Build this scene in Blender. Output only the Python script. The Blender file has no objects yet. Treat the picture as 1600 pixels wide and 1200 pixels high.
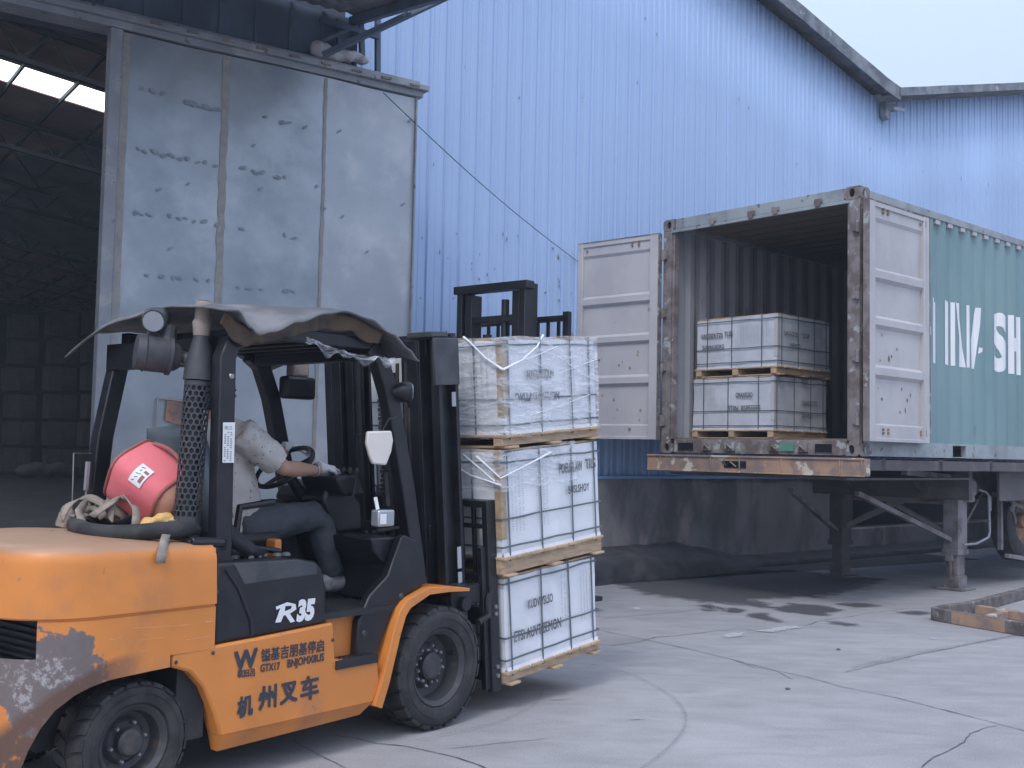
import bpy, bmesh, math, random
from math import sin, cos, pi, radians, sqrt, atan2
from mathutils import Vector as V, Matrix, noise
random.seed(7)
S = bpy.context.scene
COL = S.collection
# ------------------------------------------------------------------ camera
FPX, PITCH, ROLL, CH = 1734.2, .06089, .02034, 1.47
F_ = V((0, cos(PITCH), sin(PITCH))); U0 = V((0, -sin(PITCH), cos(PITCH))); X_ = V((1, 0, 0))
R_ = cos(ROLL)*X_ + sin(ROLL)*U0; U_ = cos(ROLL)*U0 - sin(ROLL)*X_
cd = bpy.data.cameras.new("camera"); cam = bpy.data.objects.new("camera", cd); COL.objects.link(cam)
cd.sensor_width = 36; cd.lens = 36*FPX/1600; cd.clip_end = 500; cd.clip_start = .05
m = Matrix((R_, U_, -F_)).transposed().to_4x4(); m.translation = V((0, 0, CH)); cam.matrix_world = m
S.camera = cam
# ------------------------------------------------------------------ world
W = bpy.data.worlds.new("World"); S.world = W; W.use_nodes = True
nt = W.node_tree; nt.nodes.clear(); N = nt.nodes.new; L = nt.links.new
SUN_EL, SUN_AZ = radians(52), radians(200)
sky = N('ShaderNodeTexSky'); sky.sky_type = 'NISHITA'; sky.sun_disc = False
sky.sun_elevation = SUN_EL; sky.sun_rotation = SUN_AZ; sky.air_density = 1.4; sky.dust_density = 3
b1 = N('ShaderNodeBackground'); b1.inputs[1].default_value = .06; L(sky.outputs[0], b1.inputs[0])
tc = N('ShaderNodeTexCoord'); sx = N('ShaderNodeSeparateXYZ'); L(tc.outputs['Generated'], sx.inputs[0])
nz = N('ShaderNodeTexNoise'); nz.inputs['Scale'].default_value = 2.2; nz.inputs['Detail'].default_value = 4; L(tc.outputs['Generated'], nz.inputs['Vector'])
ad = N('ShaderNodeMath'); ad.operation = 'MULTIPLY_ADD'; ad.inputs[1].default_value = .12; L(nz.outputs[0], ad.inputs[0]); L(sx.outputs[2], ad.inputs[2])
cr = N('ShaderNodeValToRGB'); L(ad.outputs[0], cr.inputs[0])
cr.color_ramp.elements[0].position = .0; cr.color_ramp.elements[0].color = (.54, .62, .84, 1)
cr.color_ramp.elements[1].position = .9; cr.color_ramp.elements[1].color = (1.05, 1.2, 1.5, 1)
e = cr.color_ramp.elements.new(.35); e.color = (.50, .59, .84, 1)
b2 = N('ShaderNodeBackground'); b2.inputs[1].default_value = .94; L(cr.outputs[0], b2.inputs[0])
ash = N('ShaderNodeAddShader'); L(b1.outputs[0], ash.inputs[0]); L(b2.outputs[0], ash.inputs[1])
wo = N('ShaderNodeOutputWorld'); L(ash.outputs[0], wo.inputs[0])
# ------------------------------------------------------------------ sun
ld = bpy.data.lights.new("sun", 'SUN'); ld.energy = 1.1; ld.angle = radians(14); ld.color = (1, .95, .9)
lo = bpy.data.objects.new("sun", ld); COL.objects.link(lo)
sd = V((sin(SUN_AZ)*cos(SUN_EL), cos(SUN_AZ)*cos(SUN_EL), sin(SUN_EL)))
lo.rotation_euler = sd.to_track_quat('Z', 'Y').to_euler(); lo.location = sd*40
S.view_settings.view_transform = 'Standard'; S.view_settings.look = 'None'; S.view_settings.exposure = .12; S.view_settings.gamma = 1
S.cycles.max_bounces = 8; S.cycles.transparent_max_bounces = 12

# ------------------------------------------------------------------ frames (origin on the ground, heading)
class Fr:
    def __init__(s, o, deg):
        s.o = V((o[0], o[1], 0)); s.yaw = radians(deg)
        s.a = V((cos(s.yaw), sin(s.yaw), 0)); s.b = V((-sin(s.yaw), cos(s.yaw), 0))
    def onb(s, px, py, b):     # a point seen in the photo, on the upright plane y=b of this frame -> local x, z
        d = F_*FPX + R_*(px-800) + U_*(600-py); c = V((0, 0, CH))-s.o
        P = c + d*((b-c.dot(s.b))/d.dot(s.b)); return P.dot(s.a), P.z
    def w(s, a, b, z): return s.o + s.a*a + s.b*b + V((0, 0, z))
def gnd(px, py, z=0):
    d = F_*FPX + R_*(px-800) + U_*(600-py); return V((0, 0, CH)) + d*((z-CH)/d.z)
FK = Fr((-.334, 5.953), 51)          # forklift
CT = Fr((3.296, 10.509), 41.876)     # container and trailer
WL = Fr((1.066, 13.314), 41)         # blue wall
DR = Fr((-3.2896, 9.), 35)           # store front with the sliding door

# ------------------------------------------------------------------ materials
def mat(name, col, rough=.6, metal=0, col2=None, scale=6, lo=.4, hi=.65, bump=0, bscale=40, spots=None, sscale=9, slo=.62, shi=.68, stretch=(1, 1, 1), spec=.5, var=.12, detail=6):
    m = bpy.data.materials.new(name); m.use_nodes = True; nt = m.node_tree; n = nt.nodes; l = nt.links
    p = n['Principled BSDF']; p.inputs['Roughness'].default_value = rough; p.inputs['Metallic'].default_value = metal
    p.inputs['Specular IOR Level'].default_value = spec
    tc = n.new('ShaderNodeTexCoord'); mp = n.new('ShaderNodeMapping'); mp.inputs['Scale'].default_value = stretch
    l.new(tc.outputs['Object'], mp.inputs[0])
    def nsz(sc, dt=detail):
        t = n.new('ShaderNodeTexNoise'); t.inputs['Scale'].default_value = sc; t.inputs['Detail'].default_value = dt; t.inputs['Roughness'].default_value = .62
        l.new(mp.outputs[0], t.inputs['Vector']); return t
    def rmp(src, a, b):
        r = n.new('ShaderNodeMapRange'); r.inputs[1].default_value = a; r.inputs[2].default_value = b; r.interpolation_type = 'SMOOTHSTEP'; l.new(src, r.inputs[0]); return r.outputs[0]
    def mix(fac, A, B):
        x = n.new('ShaderNodeMix'); x.data_type = 'RGBA'; l.new(fac, x.inputs[0])
        for i, s in ((6, A), (7, B)):
            if isinstance(s, tuple): x.inputs[i].default_value = (*s, 1)
            else: l.new(s, x.inputs[i])
        return x.outputs[2]
    v1 = nsz(scale*.45, 3)
    c = mix(rmp(v1.outputs[0], .3, .7), tuple(k*(1-var) for k in col), tuple(min(1, k*(1+var*.6)) for k in col))
    if col2: c = mix(rmp(nsz(scale).outputs[0], lo, hi), c, col2)
    if spots: c = mix(rmp(nsz(sscale, 8).outputs[0], slo, shi), c, spots)
    l.new(c, p.inputs['Base Color'])
    rr = n.new('ShaderNodeMapRange'); rr.inputs[3].default_value = max(.05, rough-.12); rr.inputs[4].default_value = min(1, rough+.15); l.new(nsz(scale*2).outputs[0], rr.inputs[0]); l.new(rr.outputs[0], p.inputs['Roughness'])
    if bump:
        b = n.new('ShaderNodeBump'); b.inputs['Strength'].default_value = bump; b.inputs['Distance'].default_value = .01
        l.new(nsz(bscale, 6).outputs[0], b.inputs['Height']); l.new(b.outputs[0], p.inputs['Normal'])
    m['c'] = 1
    return m
M = {}
def D(k, *a, **kw): M[k] = mat(k, *a, **kw)
D('orange', (.66, .235, .05), .40, col2=(.48, .19, .07), scale=3, lo=.5, hi=.75, spots=(.30, .17, .09), sscale=14, slo=.66, shi=.72, bump=.08, bscale=60)
D('black', (.006, .007, .011), .38, col2=(.014, .015, .02), scale=7, bump=.05)
D('black_dusty', (.012, .013, .017), .6, col2=(.034, .034, .038), scale=5, lo=.45, hi=.8, bump=.1)
D('grey_plastic', (.040, .044, .052), .5, col2=(.07, .07, .078), scale=8, bump=.05)
D('rubber', (.022, .023, .026), .78, col2=(.05, .049, .05), scale=9, bump=.3, bscale=50)
D('steel', (.35, .36, .38), .35, .8, bump=.1)
D('rim', (.05, .052, .058), .5, .2, col2=(.12, .10, .085), scale=12, lo=.5, hi=.75)
D('tarp', (.10, .105, .115), .75, col2=(.19, .19, .20), scale=3, bump=.3, bscale=14)
D('tarp_brown', (.12, .085, .055), .8, col2=(.05, .045, .045), scale=9, bump=.4, bscale=20)
D('white', (.75, .76, .78), .6, var=.05)
D('print', (.10, .11, .13), .7, col2=(.22, .23, .25), scale=50)
D('print_pale', (.36, .38, .42), .7)
D('printblue', (.035, .045, .065), .6, col2=(.12, .09, .07), scale=60, lo=.6, hi=.8)
D('carton', (.74, .76, .80), .55, col2=(.66, .68, .73), scale=5, bump=.25, bscale=7, var=.06)
D('galv_pale', (.42, .455, .50), .5, .3, col2=(.34, .38, .425), scale=1.3, lo=.3, hi=.75, spots=(.52, .54, .56), sscale=2.5, slo=.45, shi=.75, bump=.06, bscale=30, var=.12)
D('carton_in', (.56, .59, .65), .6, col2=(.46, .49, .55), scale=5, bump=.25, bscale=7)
D('strap', (.10, .14, .16), .45)
D('wood', (.52, .38, .25), .75, col2=(.36, .26, .17), scale=7, stretch=(1, 1, 6), bump=.3, bscale=30)
D('board', (.42, .31, .20), .8, col2=(.30, .23, .16), scale=20)
D('paper', (.30, .25, .22), .7, bump=.5, bscale=20)
D('bluewall', (.375, .51, .745), .7, col2=(.35, .475, .70), scale=.8, lo=.4, hi=.7, spots=(.12, .16, .22), sscale=5, slo=.74, shi=.765, stretch=(1, 1, .22), var=.07, bump=.03)
D('bluedark', (.22, .36, .60), .5, col2=(.2, .33, .55), scale=2, stretch=(1, 1, .2), var=.1)
D('galv', (.34, .375, .41), .36, .55, col2=(.23, .265, .30), scale=.9, lo=.32, hi=.72, spots=(.42, .46, .49), sscale=1.6, slo=.42, shi=.78, bump=.06, bscale=30, var=.12)
D('galv_seam', (.27, .27, .27), .65, .1, col2=(.33, .31, .28), scale=20)
D('galv_mark', (.20, .235, .27), .6, .3, col2=(.28, .32, .36), scale=40)
D('galv_frame', (.26, .28, .31), .6, .2, col2=(.36, .36, .36), scale=6, lo=.5, hi=.7, spots=(.13, .12, .12), sscale=12)
D('fascia', (.10, .14, .20), .6, col2=(.06, .08, .11), scale=1.5, stretch=(1, 1, .3))
D('concrete_wall', (.25, .245, .26), .85, col2=(.12, .125, .135), scale=1.4, lo=.4, hi=.62, spots=(.36, .31, .31), sscale=2.1, slo=.52, shi=.72, stretch=(1, 1, .45), bump=.3, bscale=12)
D('teal', (.155, .255, .275), .55, col2=(.20, .30, .315), scale=1.5, lo=.4, hi=.7, spots=(.09, .11, .12), sscale=3.5, slo=.66, shi=.72, stretch=(1, 1, .35), var=.1)
D('cgrey', (.47, .46, .47), .6, col2=(.40, .39, .41), scale=2, spots=(.2, .17, .16), sscale=5, slo=.68, shi=.74, stretch=(1, 1, .7), var=.06)
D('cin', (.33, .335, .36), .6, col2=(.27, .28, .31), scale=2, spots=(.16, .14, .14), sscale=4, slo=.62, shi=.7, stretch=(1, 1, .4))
D('rustgrey', (.22, .20, .20), .75, col2=(.13, .105, .10), scale=5, lo=.42, hi=.6, spots=(.33, .36, .36), sscale=7, slo=.58, shi=.63, bump=.3, bscale=30)
D('railgrey', (.30, .34, .36), .65, col2=(.21, .23, .25), scale=3, spots=(.12, .10, .10), sscale=8, slo=.6, shi=.66, bump=.1)
D('deckorange', (.38, .25, .17), .8, col2=(.22, .17, .15), scale=3.5, lo=.42, hi=.6, spots=(.52, .46, .38), sscale=5, slo=.58, shi=.62, bump=.3, bscale=25)
D('chassis', (.085, .08, .085), .75, col2=(.13, .11, .11), scale=5, lo=.45, hi=.7, bump=.2)
D('leg', (.23, .215, .225), .7, col2=(.12, .10, .10), scale=4, lo=.45, hi=.65, bump=.2)
D('railrust', (.16, .14, .14), .85, col2=(.09, .08, .08), scale=6, lo=.42, hi=.6, spots=(.26, .25, .25), sscale=9, slo=.56, shi=.66, bump=.4, bscale=30)
D('rust', (.33, .19, .12), .85, col2=(.15, .11, .1), scale=7, lo=.42, hi=.62, bump=.3)
D('truss', (.045, .047, .06), .7)
D('purlin', (.05, .048, .06), .7)
D('roofin', (.50, .31, .28), .8, col2=(.32, .20, .19), scale=.6)
D('roofmetal', (.22, .25, .29), .6, col2=(.14, .16, .2), scale=1)
D('verge', (.22, .24, .27), .7, col2=(.10, .11, .13), scale=3, spots=(.33, .34, .36), sscale=4)
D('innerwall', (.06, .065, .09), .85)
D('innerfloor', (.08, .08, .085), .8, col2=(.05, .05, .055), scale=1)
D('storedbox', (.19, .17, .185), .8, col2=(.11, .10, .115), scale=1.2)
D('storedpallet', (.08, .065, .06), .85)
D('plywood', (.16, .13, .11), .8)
D('blacktarp', (.03, .033, .04), .55, col2=(.055, .055, .06), scale=5, bump=.6, bscale=9)
D('pink', (.78, .19, .21), .8, col2=(.72, .15, .18), scale=4, bump=.15, bscale=12)
D('pinkdark', (.40, .12, .11), .75, col2=(.30, .13, .10), scale=12, bump=.3)
D('bagbrown', (.42, .20, .14), .8, col2=(.30, .16, .12), scale=9)
D('webbing', (.24, .21, .18), .9, col2=(.33, .28, .23), scale=14, bump=.5, bscale=60)
D('yellowcloth', (.76, .50, .18), .8, col2=(.6, .38, .15), scale=14, spots=(.15, .1, .06), sscale=30, slo=.64, shi=.68, bump=.5)
D('skin', (.42, .25, .18), .55, var=.08)
D('hair', (.012, .011, .012), .6)
D('shirt', (.47, .44, .42), .85, col2=(.52, .49, .46), scale=4, spots=(.12, .11, .115), sscale=48, slo=.61, shi=.64, bump=.5, bscale=10, detail=3)
D('trousers', (.040, .046, .056), .8, col2=(.06, .066, .078), scale=6, bump=.5, bscale=9)
D('glove', (.70, .70, .72), .85, col2=(.55, .55, .57), scale=20, bump=.4)
D('shoe', (.32, .33, .35), .6, col2=(.16, .16, .17), scale=20)
D('mirrorback', (.66, .62, .57), .5, var=.05)
D('lampclear', (.4, .43, .47), .15, .5)
D('seat', (.015, .017, .02), .6)
D('seatgrey', (.10, .13, .15), .45)
D('greenpaint', (.10, .26, .2), .6)
D('skylight_and_fill', (.6, .65, .7), .5)
M['skylight_and_fill'].node_tree.nodes['Principled BSDF'].inputs['Emission Color'].default_value = (.85, .92, 1, 1)
M['skylight_and_fill'].node_tree.nodes['Principled BSDF'].inputs['Emission Strength'].default_value = 3.8   # daylight through translucent sheet; also glows on the added fill strips

M['scratch'] = mat('scratch', (.72, .50, .33), .7)
# orange with the scraped corner of the counterweight
def cw_mat():
    m = M['orange'].copy(); m.name = 'orange_scraped'; nt = m.node_tree; n = nt.nodes; l = nt.links
    p = n['Principled BSDF']; src = p.inputs['Base Color'].links[0].from_socket
    tc = n.new('ShaderNodeTexCoord'); 
    def dist(c, r0, r1, sc):
        mp = n.new('ShaderNodeMapping'); mp.vector_type = 'POINT'; mp.inputs['Location'].default_value = (-c[0]*sc[0], -c[1]*sc[1], -c[2]*sc[2]); mp.inputs['Scale'].default_value = sc
        l.new(tc.outputs['Object'], mp.inputs[0]); ln = n.new('ShaderNodeVectorMath'); ln.operation = 'LENGTH'; l.new(mp.outputs[0], ln.inputs[0])
        r = n.new('ShaderNodeMapRange'); r.inputs[1].default_value = r0; r.inputs[2].default_value = r1; r.inputs[3].default_value = 1; r.inputs[4].default_value = 0; l.new(ln.outputs['Value'], r.inputs[0]); return r.outputs[0]
    def noi(sc, st=(1, 1, 1)):
        mp = n.new('ShaderNodeMapping'); mp.inputs['Scale'].default_value = st; l.new(tc.outputs['Object'], mp.inputs[0])
        t = n.new('ShaderNodeTexNoise'); t.inputs['Scale'].default_value = sc; t.inputs['Detail'].default_value = 10; t.inputs['Roughness'].default_value = .65; l.new(mp.outputs[0], t.inputs[0]); return t.outputs[0]
    def mth(op, a, b):
        x = n.new('ShaderNodeMath'); x.operation = op
        for i, s in enumerate((a, b)):
            if isinstance(s, (int, float)): x.inputs[i].default_value = s
            else: l.new(s, x.inputs[i])
        return x.outputs[0]
    def rng(s, a, b):
        r = n.new('ShaderNodeMapRange'); r.inputs[1].default_value = a; r.inputs[2].default_value = b; l.new(s, r.inputs[0]); return r.outputs[0]
    def mix(f, A, B):
        x = n.new('ShaderNodeMix'); x.data_type = 'RGBA'; l.new(f, x.inputs[0])
        if isinstance(A, tuple): x.inputs[6].default_value = A
        else: l.new(A, x.inputs[6])
        if isinstance(B, tuple): x.inputs[7].default_value = B
        else: l.new(B, x.inputs[7])
        return x.outputs[2]
    d1 = dist((-2.20, .03, .60), .0, .36, (1, .8, 1.5))
    d2 = dist((-2.26, .10, .50), .0, .26, (1, 1, 1))
    dd = mth('MAXIMUM', d1, d2)
    k = mth('ADD', mth('MULTIPLY', dd, .75), noi(7))
    grey = mix(noi(22), (.13, .10, .10, 1), (.20, .17, .165, 1))
    c = mix(rng(k, .80, .825), src, grey)
    k2 = mth('ADD', mth('MULTIPLY', dd, .5), noi(16, (1, 1, .7)))
    edge = mth('MULTIPLY', rng(k2, .86, .90), rng(noi(45), .46, .56))
    c = mix(mth('MULTIPLY', edge, .8), c, (.40, .385, .39, 1))
    # long light scratches
    s = noi(9, (.7, 1, 9)); w = mth('MULTIPLY', rng(s, .67, .69), dist((-1.85, 0, .68), .05, .35, (.8, 1, 2)))
    c = mix(w, c, (.75, .55, .40, 1))
    ring = dist((-1.82, 0, .2), .475, .505, (1, 0, 1.15)); gx_ = n.new('ShaderNodeSeparateXYZ'); l.new(tc.outputs['Object'], gx_.inputs[0])
    lowx = rng(gx_.outputs[0], -1.80, -2.0)
    c = mix(mth('MULTIPLY', mth('MULTIPLY', ring, lowx), rng(noi(18), .30, .42)), c, (.13, .075, .055, 1))
    fine = noi(38, (.5, 1, 2.4)); c = mix(mth('MULTIPLY', rng(fine, .66, .70), .6), c, (.36, .20, .12, 1))
    # dust lying on the top
    ge = n.new('ShaderNodeSeparateXYZ'); l.new(tc.outputs['Object'], ge.inputs[0])
    t = mth('ADD', ge.outputs[2], mth('MULTIPLY', noi(5), .02)); 
    c = mix(mth('MULTIPLY', rng(t, 1.035, 1.06), .8), c, (.33, .235, .17, 1))
    l.new(c, p.inputs['Base Color']); return m
M['cw'] = cw_mat()

def ground_mat():
    m = mat('ground_concrete', (.335, .33, .34), .82, col2=(.28, .276, .288), scale=.55, lo=.35, hi=.7, spots=(.25, .247, .255), sscale=1.3, slo=.5, shi=.85, bump=.25, bscale=14, var=.1)
    nt = m.node_tree; n = nt.nodes; l = nt.links; p = n['Principled BSDF']; src = p.inputs['Base Color'].links[0].from_socket
    tc = n.new('ShaderNodeTexCoord'); mp = n.new('ShaderNodeMapping'); mp.inputs['Rotation'].default_value = (0, 0, radians(40)); mp.inputs['Scale'].default_value = (1, 2.6, 1)
    l.new(tc.outputs['Object'], mp.inputs[0]); t = n.new('ShaderNodeTexNoise'); t.inputs['Distortion'].default_value = .8; t.inputs['Scale'].default_value = 2.2; t.inputs['Detail'].default_value = 9; l.new(mp.outputs[0], t.inputs[0])
    t2 = n.new('ShaderNodeTexNoise'); t2.inputs['Scale'].default_value = 90; t2.inputs['Detail'].default_value = 4; l.new(tc.outputs['Object'], t2.inputs[0])
    r = n.new('ShaderNodeMapRange'); r.inputs[1].default_value = .3; r.inputs[2].default_value = .7; r.inputs[3].default_value = .88; r.inputs[4].default_value = 1.10; l.new(t.outputs[0], r.inputs[0])
    r2 = n.new('ShaderNodeMapRange'); r2.inputs[1].default_value = .3; r2.inputs[2].default_value = .7; r2.inputs[3].default_value = .86; r2.inputs[4].default_value = 1.12; l.new(t2.outputs[0], r2.inputs[0])
    a = n.new('ShaderNodeMath'); a.operation = 'MULTIPLY'; l.new(r.outputs[0], a.inputs[0]); l.new(r2.outputs[0], a.inputs[1])
    x = n.new('ShaderNodeVectorMath'); x.operation = 'SCALE'; l.new(src, x.inputs[0]); l.new(a.outputs[0], x.inputs['Scale']); l.new(x.outputs[0], p.inputs['Base Color'])
    return m
M['ground'] = ground_mat()
M['crack'] = mat('crack', (.08, .08, .09), .9, spots=(.2, .2, .21), sscale=20, slo=.5, shi=.6)
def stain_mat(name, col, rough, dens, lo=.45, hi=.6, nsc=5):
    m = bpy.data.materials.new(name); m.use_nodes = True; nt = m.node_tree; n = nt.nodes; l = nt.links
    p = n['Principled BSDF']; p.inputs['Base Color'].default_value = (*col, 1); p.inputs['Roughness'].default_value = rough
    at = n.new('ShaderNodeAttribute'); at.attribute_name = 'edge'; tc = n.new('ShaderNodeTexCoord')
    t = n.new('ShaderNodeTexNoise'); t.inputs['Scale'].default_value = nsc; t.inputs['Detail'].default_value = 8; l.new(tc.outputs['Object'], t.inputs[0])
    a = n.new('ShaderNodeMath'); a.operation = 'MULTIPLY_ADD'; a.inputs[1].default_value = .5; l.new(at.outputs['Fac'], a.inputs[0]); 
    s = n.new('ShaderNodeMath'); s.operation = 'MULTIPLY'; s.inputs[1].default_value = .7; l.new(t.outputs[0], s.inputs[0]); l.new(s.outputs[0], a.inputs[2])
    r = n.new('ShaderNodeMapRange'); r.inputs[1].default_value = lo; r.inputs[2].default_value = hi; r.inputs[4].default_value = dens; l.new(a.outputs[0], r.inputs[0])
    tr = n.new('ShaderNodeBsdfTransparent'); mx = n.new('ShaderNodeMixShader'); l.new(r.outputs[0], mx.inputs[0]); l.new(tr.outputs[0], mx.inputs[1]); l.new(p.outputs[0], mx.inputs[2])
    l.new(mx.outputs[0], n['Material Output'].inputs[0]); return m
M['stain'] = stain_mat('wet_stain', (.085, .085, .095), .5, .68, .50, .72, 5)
M['mark'] = stain_mat('tyre_mark', (.15, .15, .165), .8, .35, .55, .95, 30)
M['patchw'] = stain_mat('pale_patch', (.56, .56, .58), .8, .6, .62, .76, 18)
def film_mat():
    m = bpy.data.materials.new('wrap_film'); m.use_nodes = True; nt = m.node_tree; n = nt.nodes; l = nt.links
    p = n['Principled BSDF']; p.inputs['Base Color'].default_value = (.86, .89, .95, 1); p.inputs['Roughness'].default_value = .22
    tc = n.new('ShaderNodeTexCoord'); mp = n.new('ShaderNodeMapping'); mp.inputs['Rotation'].default_value = (.5, .5, .3); mp.inputs['Scale'].default_value = (1, 1, 4); l.new(tc.outputs['Object'], mp.inputs[0])
    t = n.new('ShaderNodeTexNoise'); t.inputs['Scale'].default_value = 6; t.inputs['Detail'].default_value = 6; t.inputs['Distortion'].default_value = 1.2; l.new(mp.outputs[0], t.inputs[0])
    b = n.new('ShaderNodeBump'); b.inputs['Strength'].default_value = 1; b.inputs['Distance'].default_value = .03; l.new(t.outputs[0], b.inputs['Height']); l.new(b.outputs[0], p.inputs['Normal'])
    r = n.new('ShaderNodeMapRange'); r.inputs[1].default_value = .42; r.inputs[2].default_value = .72; r.inputs[3].default_value = .10; r.inputs[4].default_value = .62; l.new(t.outputs[0], r.inputs[0])
    tr = n.new('ShaderNodeBsdfTransparent'); mx = n.new('ShaderNodeMixShader'); l.new(r.outputs[0], mx.inputs[0]); l.new(tr.outputs[0], mx.inputs[1]); l.new(p.outputs[0], mx.inputs[2])
    l.new(mx.outputs[0], n['Material Output'].inputs[0]); return m
M['film'] = film_mat()
M['filmstrip'] = mat('film_strip', (.80, .83, .90), .3, bump=.5, bscale=40)

# ------------------------------------------------------------------ mesh builder
class MB:
    def __init__(s, f=None): s.v = []; s.f = []; s.mi = []; s.g = []; s.n = 0; s.cur = 0; s.T = f
    def add(s, vs, fs):
        o = len(s.v)
        s.v += [tuple(s.T(V(p))) if s.T else tuple(p) for p in vs]
        for f in fs: s.f.append([i+o for i in f]); s.mi.append(s.cur); s.g.append(s.n)
        s.n += 1
        return s
    def box(s, x0, x1, y0, y1, z0, z1):
        vs = [(x, y, z) for x in (x0, x1) for y in (y0, y1) for z in (z0, z1)]
        return s.add(vs, [(0, 1, 3, 2), (4, 6, 7, 5), (0, 4, 5, 1), (2, 3, 7, 6), (0, 2, 6, 4), (1, 5, 7, 3)])
    def bar(s, p, q, w, t, up=(0, 0, 1)):
        p = V(p); q = V(q); d = (q-p).normalized(); sd_ = d.cross(V(up))
        if sd_.length < .01: sd_ = d.cross(V((1, 0, 0)))
        sd_.normalize(); u = sd_.cross(d).normalized()
        vs = [e + sd_*(a*w/2) + u*(b*t/2) for e in (p, q) for a in (-1, 1) for b in (-1, 1)]
        return s.add(vs, [(0, 1, 3, 2), (4, 6, 7, 5), (0, 4, 5, 1), (2, 3, 7, 6), (0, 2, 6, 4), (1, 5, 7, 3)])
    def tube(s, pts, r, n=10, cap=True):
        pts = [V(p) for p in pts]; rs = r if isinstance(r, (list, tuple)) else [r]*len(pts)
        vs = []; fs = []; prev = None
        for i, p in enumerate(pts):
            d = (pts[min(i+1, len(pts)-1)] - pts[max(i-1, 0)]).normalized()
            if prev is None:
                a = d.cross(V((0, 0, 1)));
                if a.length < .05: a = d.cross(V((1, 0, 0)))
            else: a = prev - d*prev.dot(d)
            a.normalize(); prev = a; b = d.cross(a)
            vs += [p + (a*cos(2*pi*k/n) + b*sin(2*pi*k/n))*rs[i] for k in range(n)]
        for i in range(len(pts)-1):
            for k in range(n): fs.append((i*n+k, i*n+(k+1) % n, (i+1)*n+(k+1) % n, (i+1)*n+k))
        if cap: fs += [tuple(range(n-1, -1, -1)), tuple(range((len(pts)-1)*n, len(pts)*n))]
        return s.add(vs, fs)
    def ext(s, poly, vec):
        n = len(poly); vec = V(vec); vs = [V(p) for p in poly]; vs += [p+vec for p in vs]
        return s.add(vs, [tuple(range(n-1, -1, -1)), tuple(range(n, 2*n))] + [(i, (i+1) % n, n+(i+1) % n, n+i) for i in range(n)])
    def prism(s, xz, y0, y1): return s.ext([(x, y0, z) for x, z in xz], (0, y1-y0, 0))
    def lathe(s, prof, c, axis=(0, 1, 0), n=32, closed=False, caps=3):   # prof: (radius, distance along axis)
        c = V(c); ax = V(axis).normalized(); a = ax.cross(V((0, 0, 1)));
        if a.length < .05: a = V((1, 0, 0))
        a.normalize(); b = ax.cross(a); vs = []; fs = []
        for r, h in prof: vs += [c + ax*h + (a*cos(2*pi*k/n) + b*sin(2*pi*k/n))*r for k in range(n)]
        m_ = len(prof)
        for i in range(m_ if closed else m_-1):
            j = (i+1) % m_
            for k in range(n): fs.append((i*n+k, i*n+(k+1) % n, j*n+(k+1) % n, j*n+k))
        if not closed: fs += ([tuple(range(n-1, -1, -1))] if caps & 1 else []) + ([tuple(range((m_-1)*n, m_*n))] if caps & 2 else [])
        return s.add(vs, fs)
    def ell(s, c, r, n=14, m_=9, rot=None):
        c = V(c); vs = []; fs = []
        for i in range(m_+1):
            t = pi*i/m_
            for k in range(n):
                p = V((sin(t)*cos(2*pi*k/n)*r[0], sin(t)*sin(2*pi*k/n)*r[1], cos(t)*r[2]))
                if rot: p = rot @ p
                vs.append(c+p)
        for i in range(m_):
            for k in range(n): fs.append((i*n+k, i*n+(k+1) % n, (i+1)*n+(k+1) % n, (i+1)*n+k))
        return s.add(vs, fs)
    def grid(s, nu, nv, f, flip=False):
        vs = [f(i/nu, j/nv) for i in range(nu+1) for j in range(nv+1)]; fs = []
        for i in range(nu):
            for j in range(nv):
                q = (i*(nv+1)+j, (i+1)*(nv+1)+j, (i+1)*(nv+1)+j+1, i*(nv+1)+j+1); fs.append(q[::-1] if flip else q)
        return s.add(vs, fs)
    def build(s, name, mats, parent=None, bevel=0, smooth=35, loc=None, rotz=0, weld=False, per=0):
        if per and s.n > per:      # every countable piece becomes its own object
            out = None
            for k in range(0, s.n, per):
                q = MB(); mp = {}
                for f, m_, g in zip(s.f, s.mi, s.g):
                    if k <= g < k+per:
                        for i in f:
                            if i not in mp: mp[i] = len(q.v); q.v.append(s.v[i])
                        q.f.append([mp[i] for i in f]); q.mi.append(m_)
                o = q.build(name, mats, parent, bevel, smooth, loc, rotz, weld); out = out or o
            return out
        me = bpy.data.meshes.new(name); me.from_pydata(s.v, [], s.f)
        if not isinstance(mats, (list, tuple)): mats = [mats]
        for k in mats: me.materials.append(M[k])
        me.polygons.foreach_set('material_index', s.mi)
        bm = bmesh.new(); bm.from_mesh(me)
        if weld: bmesh.ops.remove_doubles(bm, verts=bm.verts, dist=1e-5)
        bmesh.ops.recalc_face_normals(bm, faces=bm.faces); bm.to_mesh(me); bm.free()
        if smooth: me.shade_smooth(); me.set_sharp_from_angle(angle=radians(smooth))
        o = bpy.data.objects.new(name, me); COL.objects.link(o)
        if parent: o.parent = parent
        if loc is not None: o.location = loc; o.rotation_euler = (0, 0, rotz)
        if bevel:
            b = o.modifiers.new('bevel', 'BEVEL'); b.width = bevel; b.segments = 2; b.limit_method = 'ANGLE'; b.angle_limit = radians(40); b.harden_normals = False
        return o
def remesh(o, vox, sm=3, disp=0, dsc=.1):
    r = o.modifiers.new('remesh', 'REMESH'); r.mode = 'VOXEL'; r.voxel_size = vox; r.use_smooth_shade = True
    q = o.modifiers.new('smooth', 'SMOOTH'); q.iterations = sm; q.factor = .6
    if disp:
        t = bpy.data.textures.new('folds', 'CLOUDS'); t.noise_scale = dsc; d = o.modifiers.new('folds', 'DISPLACE'); d.texture = t; d.strength = disp; d.mid_level = .5
    return o
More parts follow.
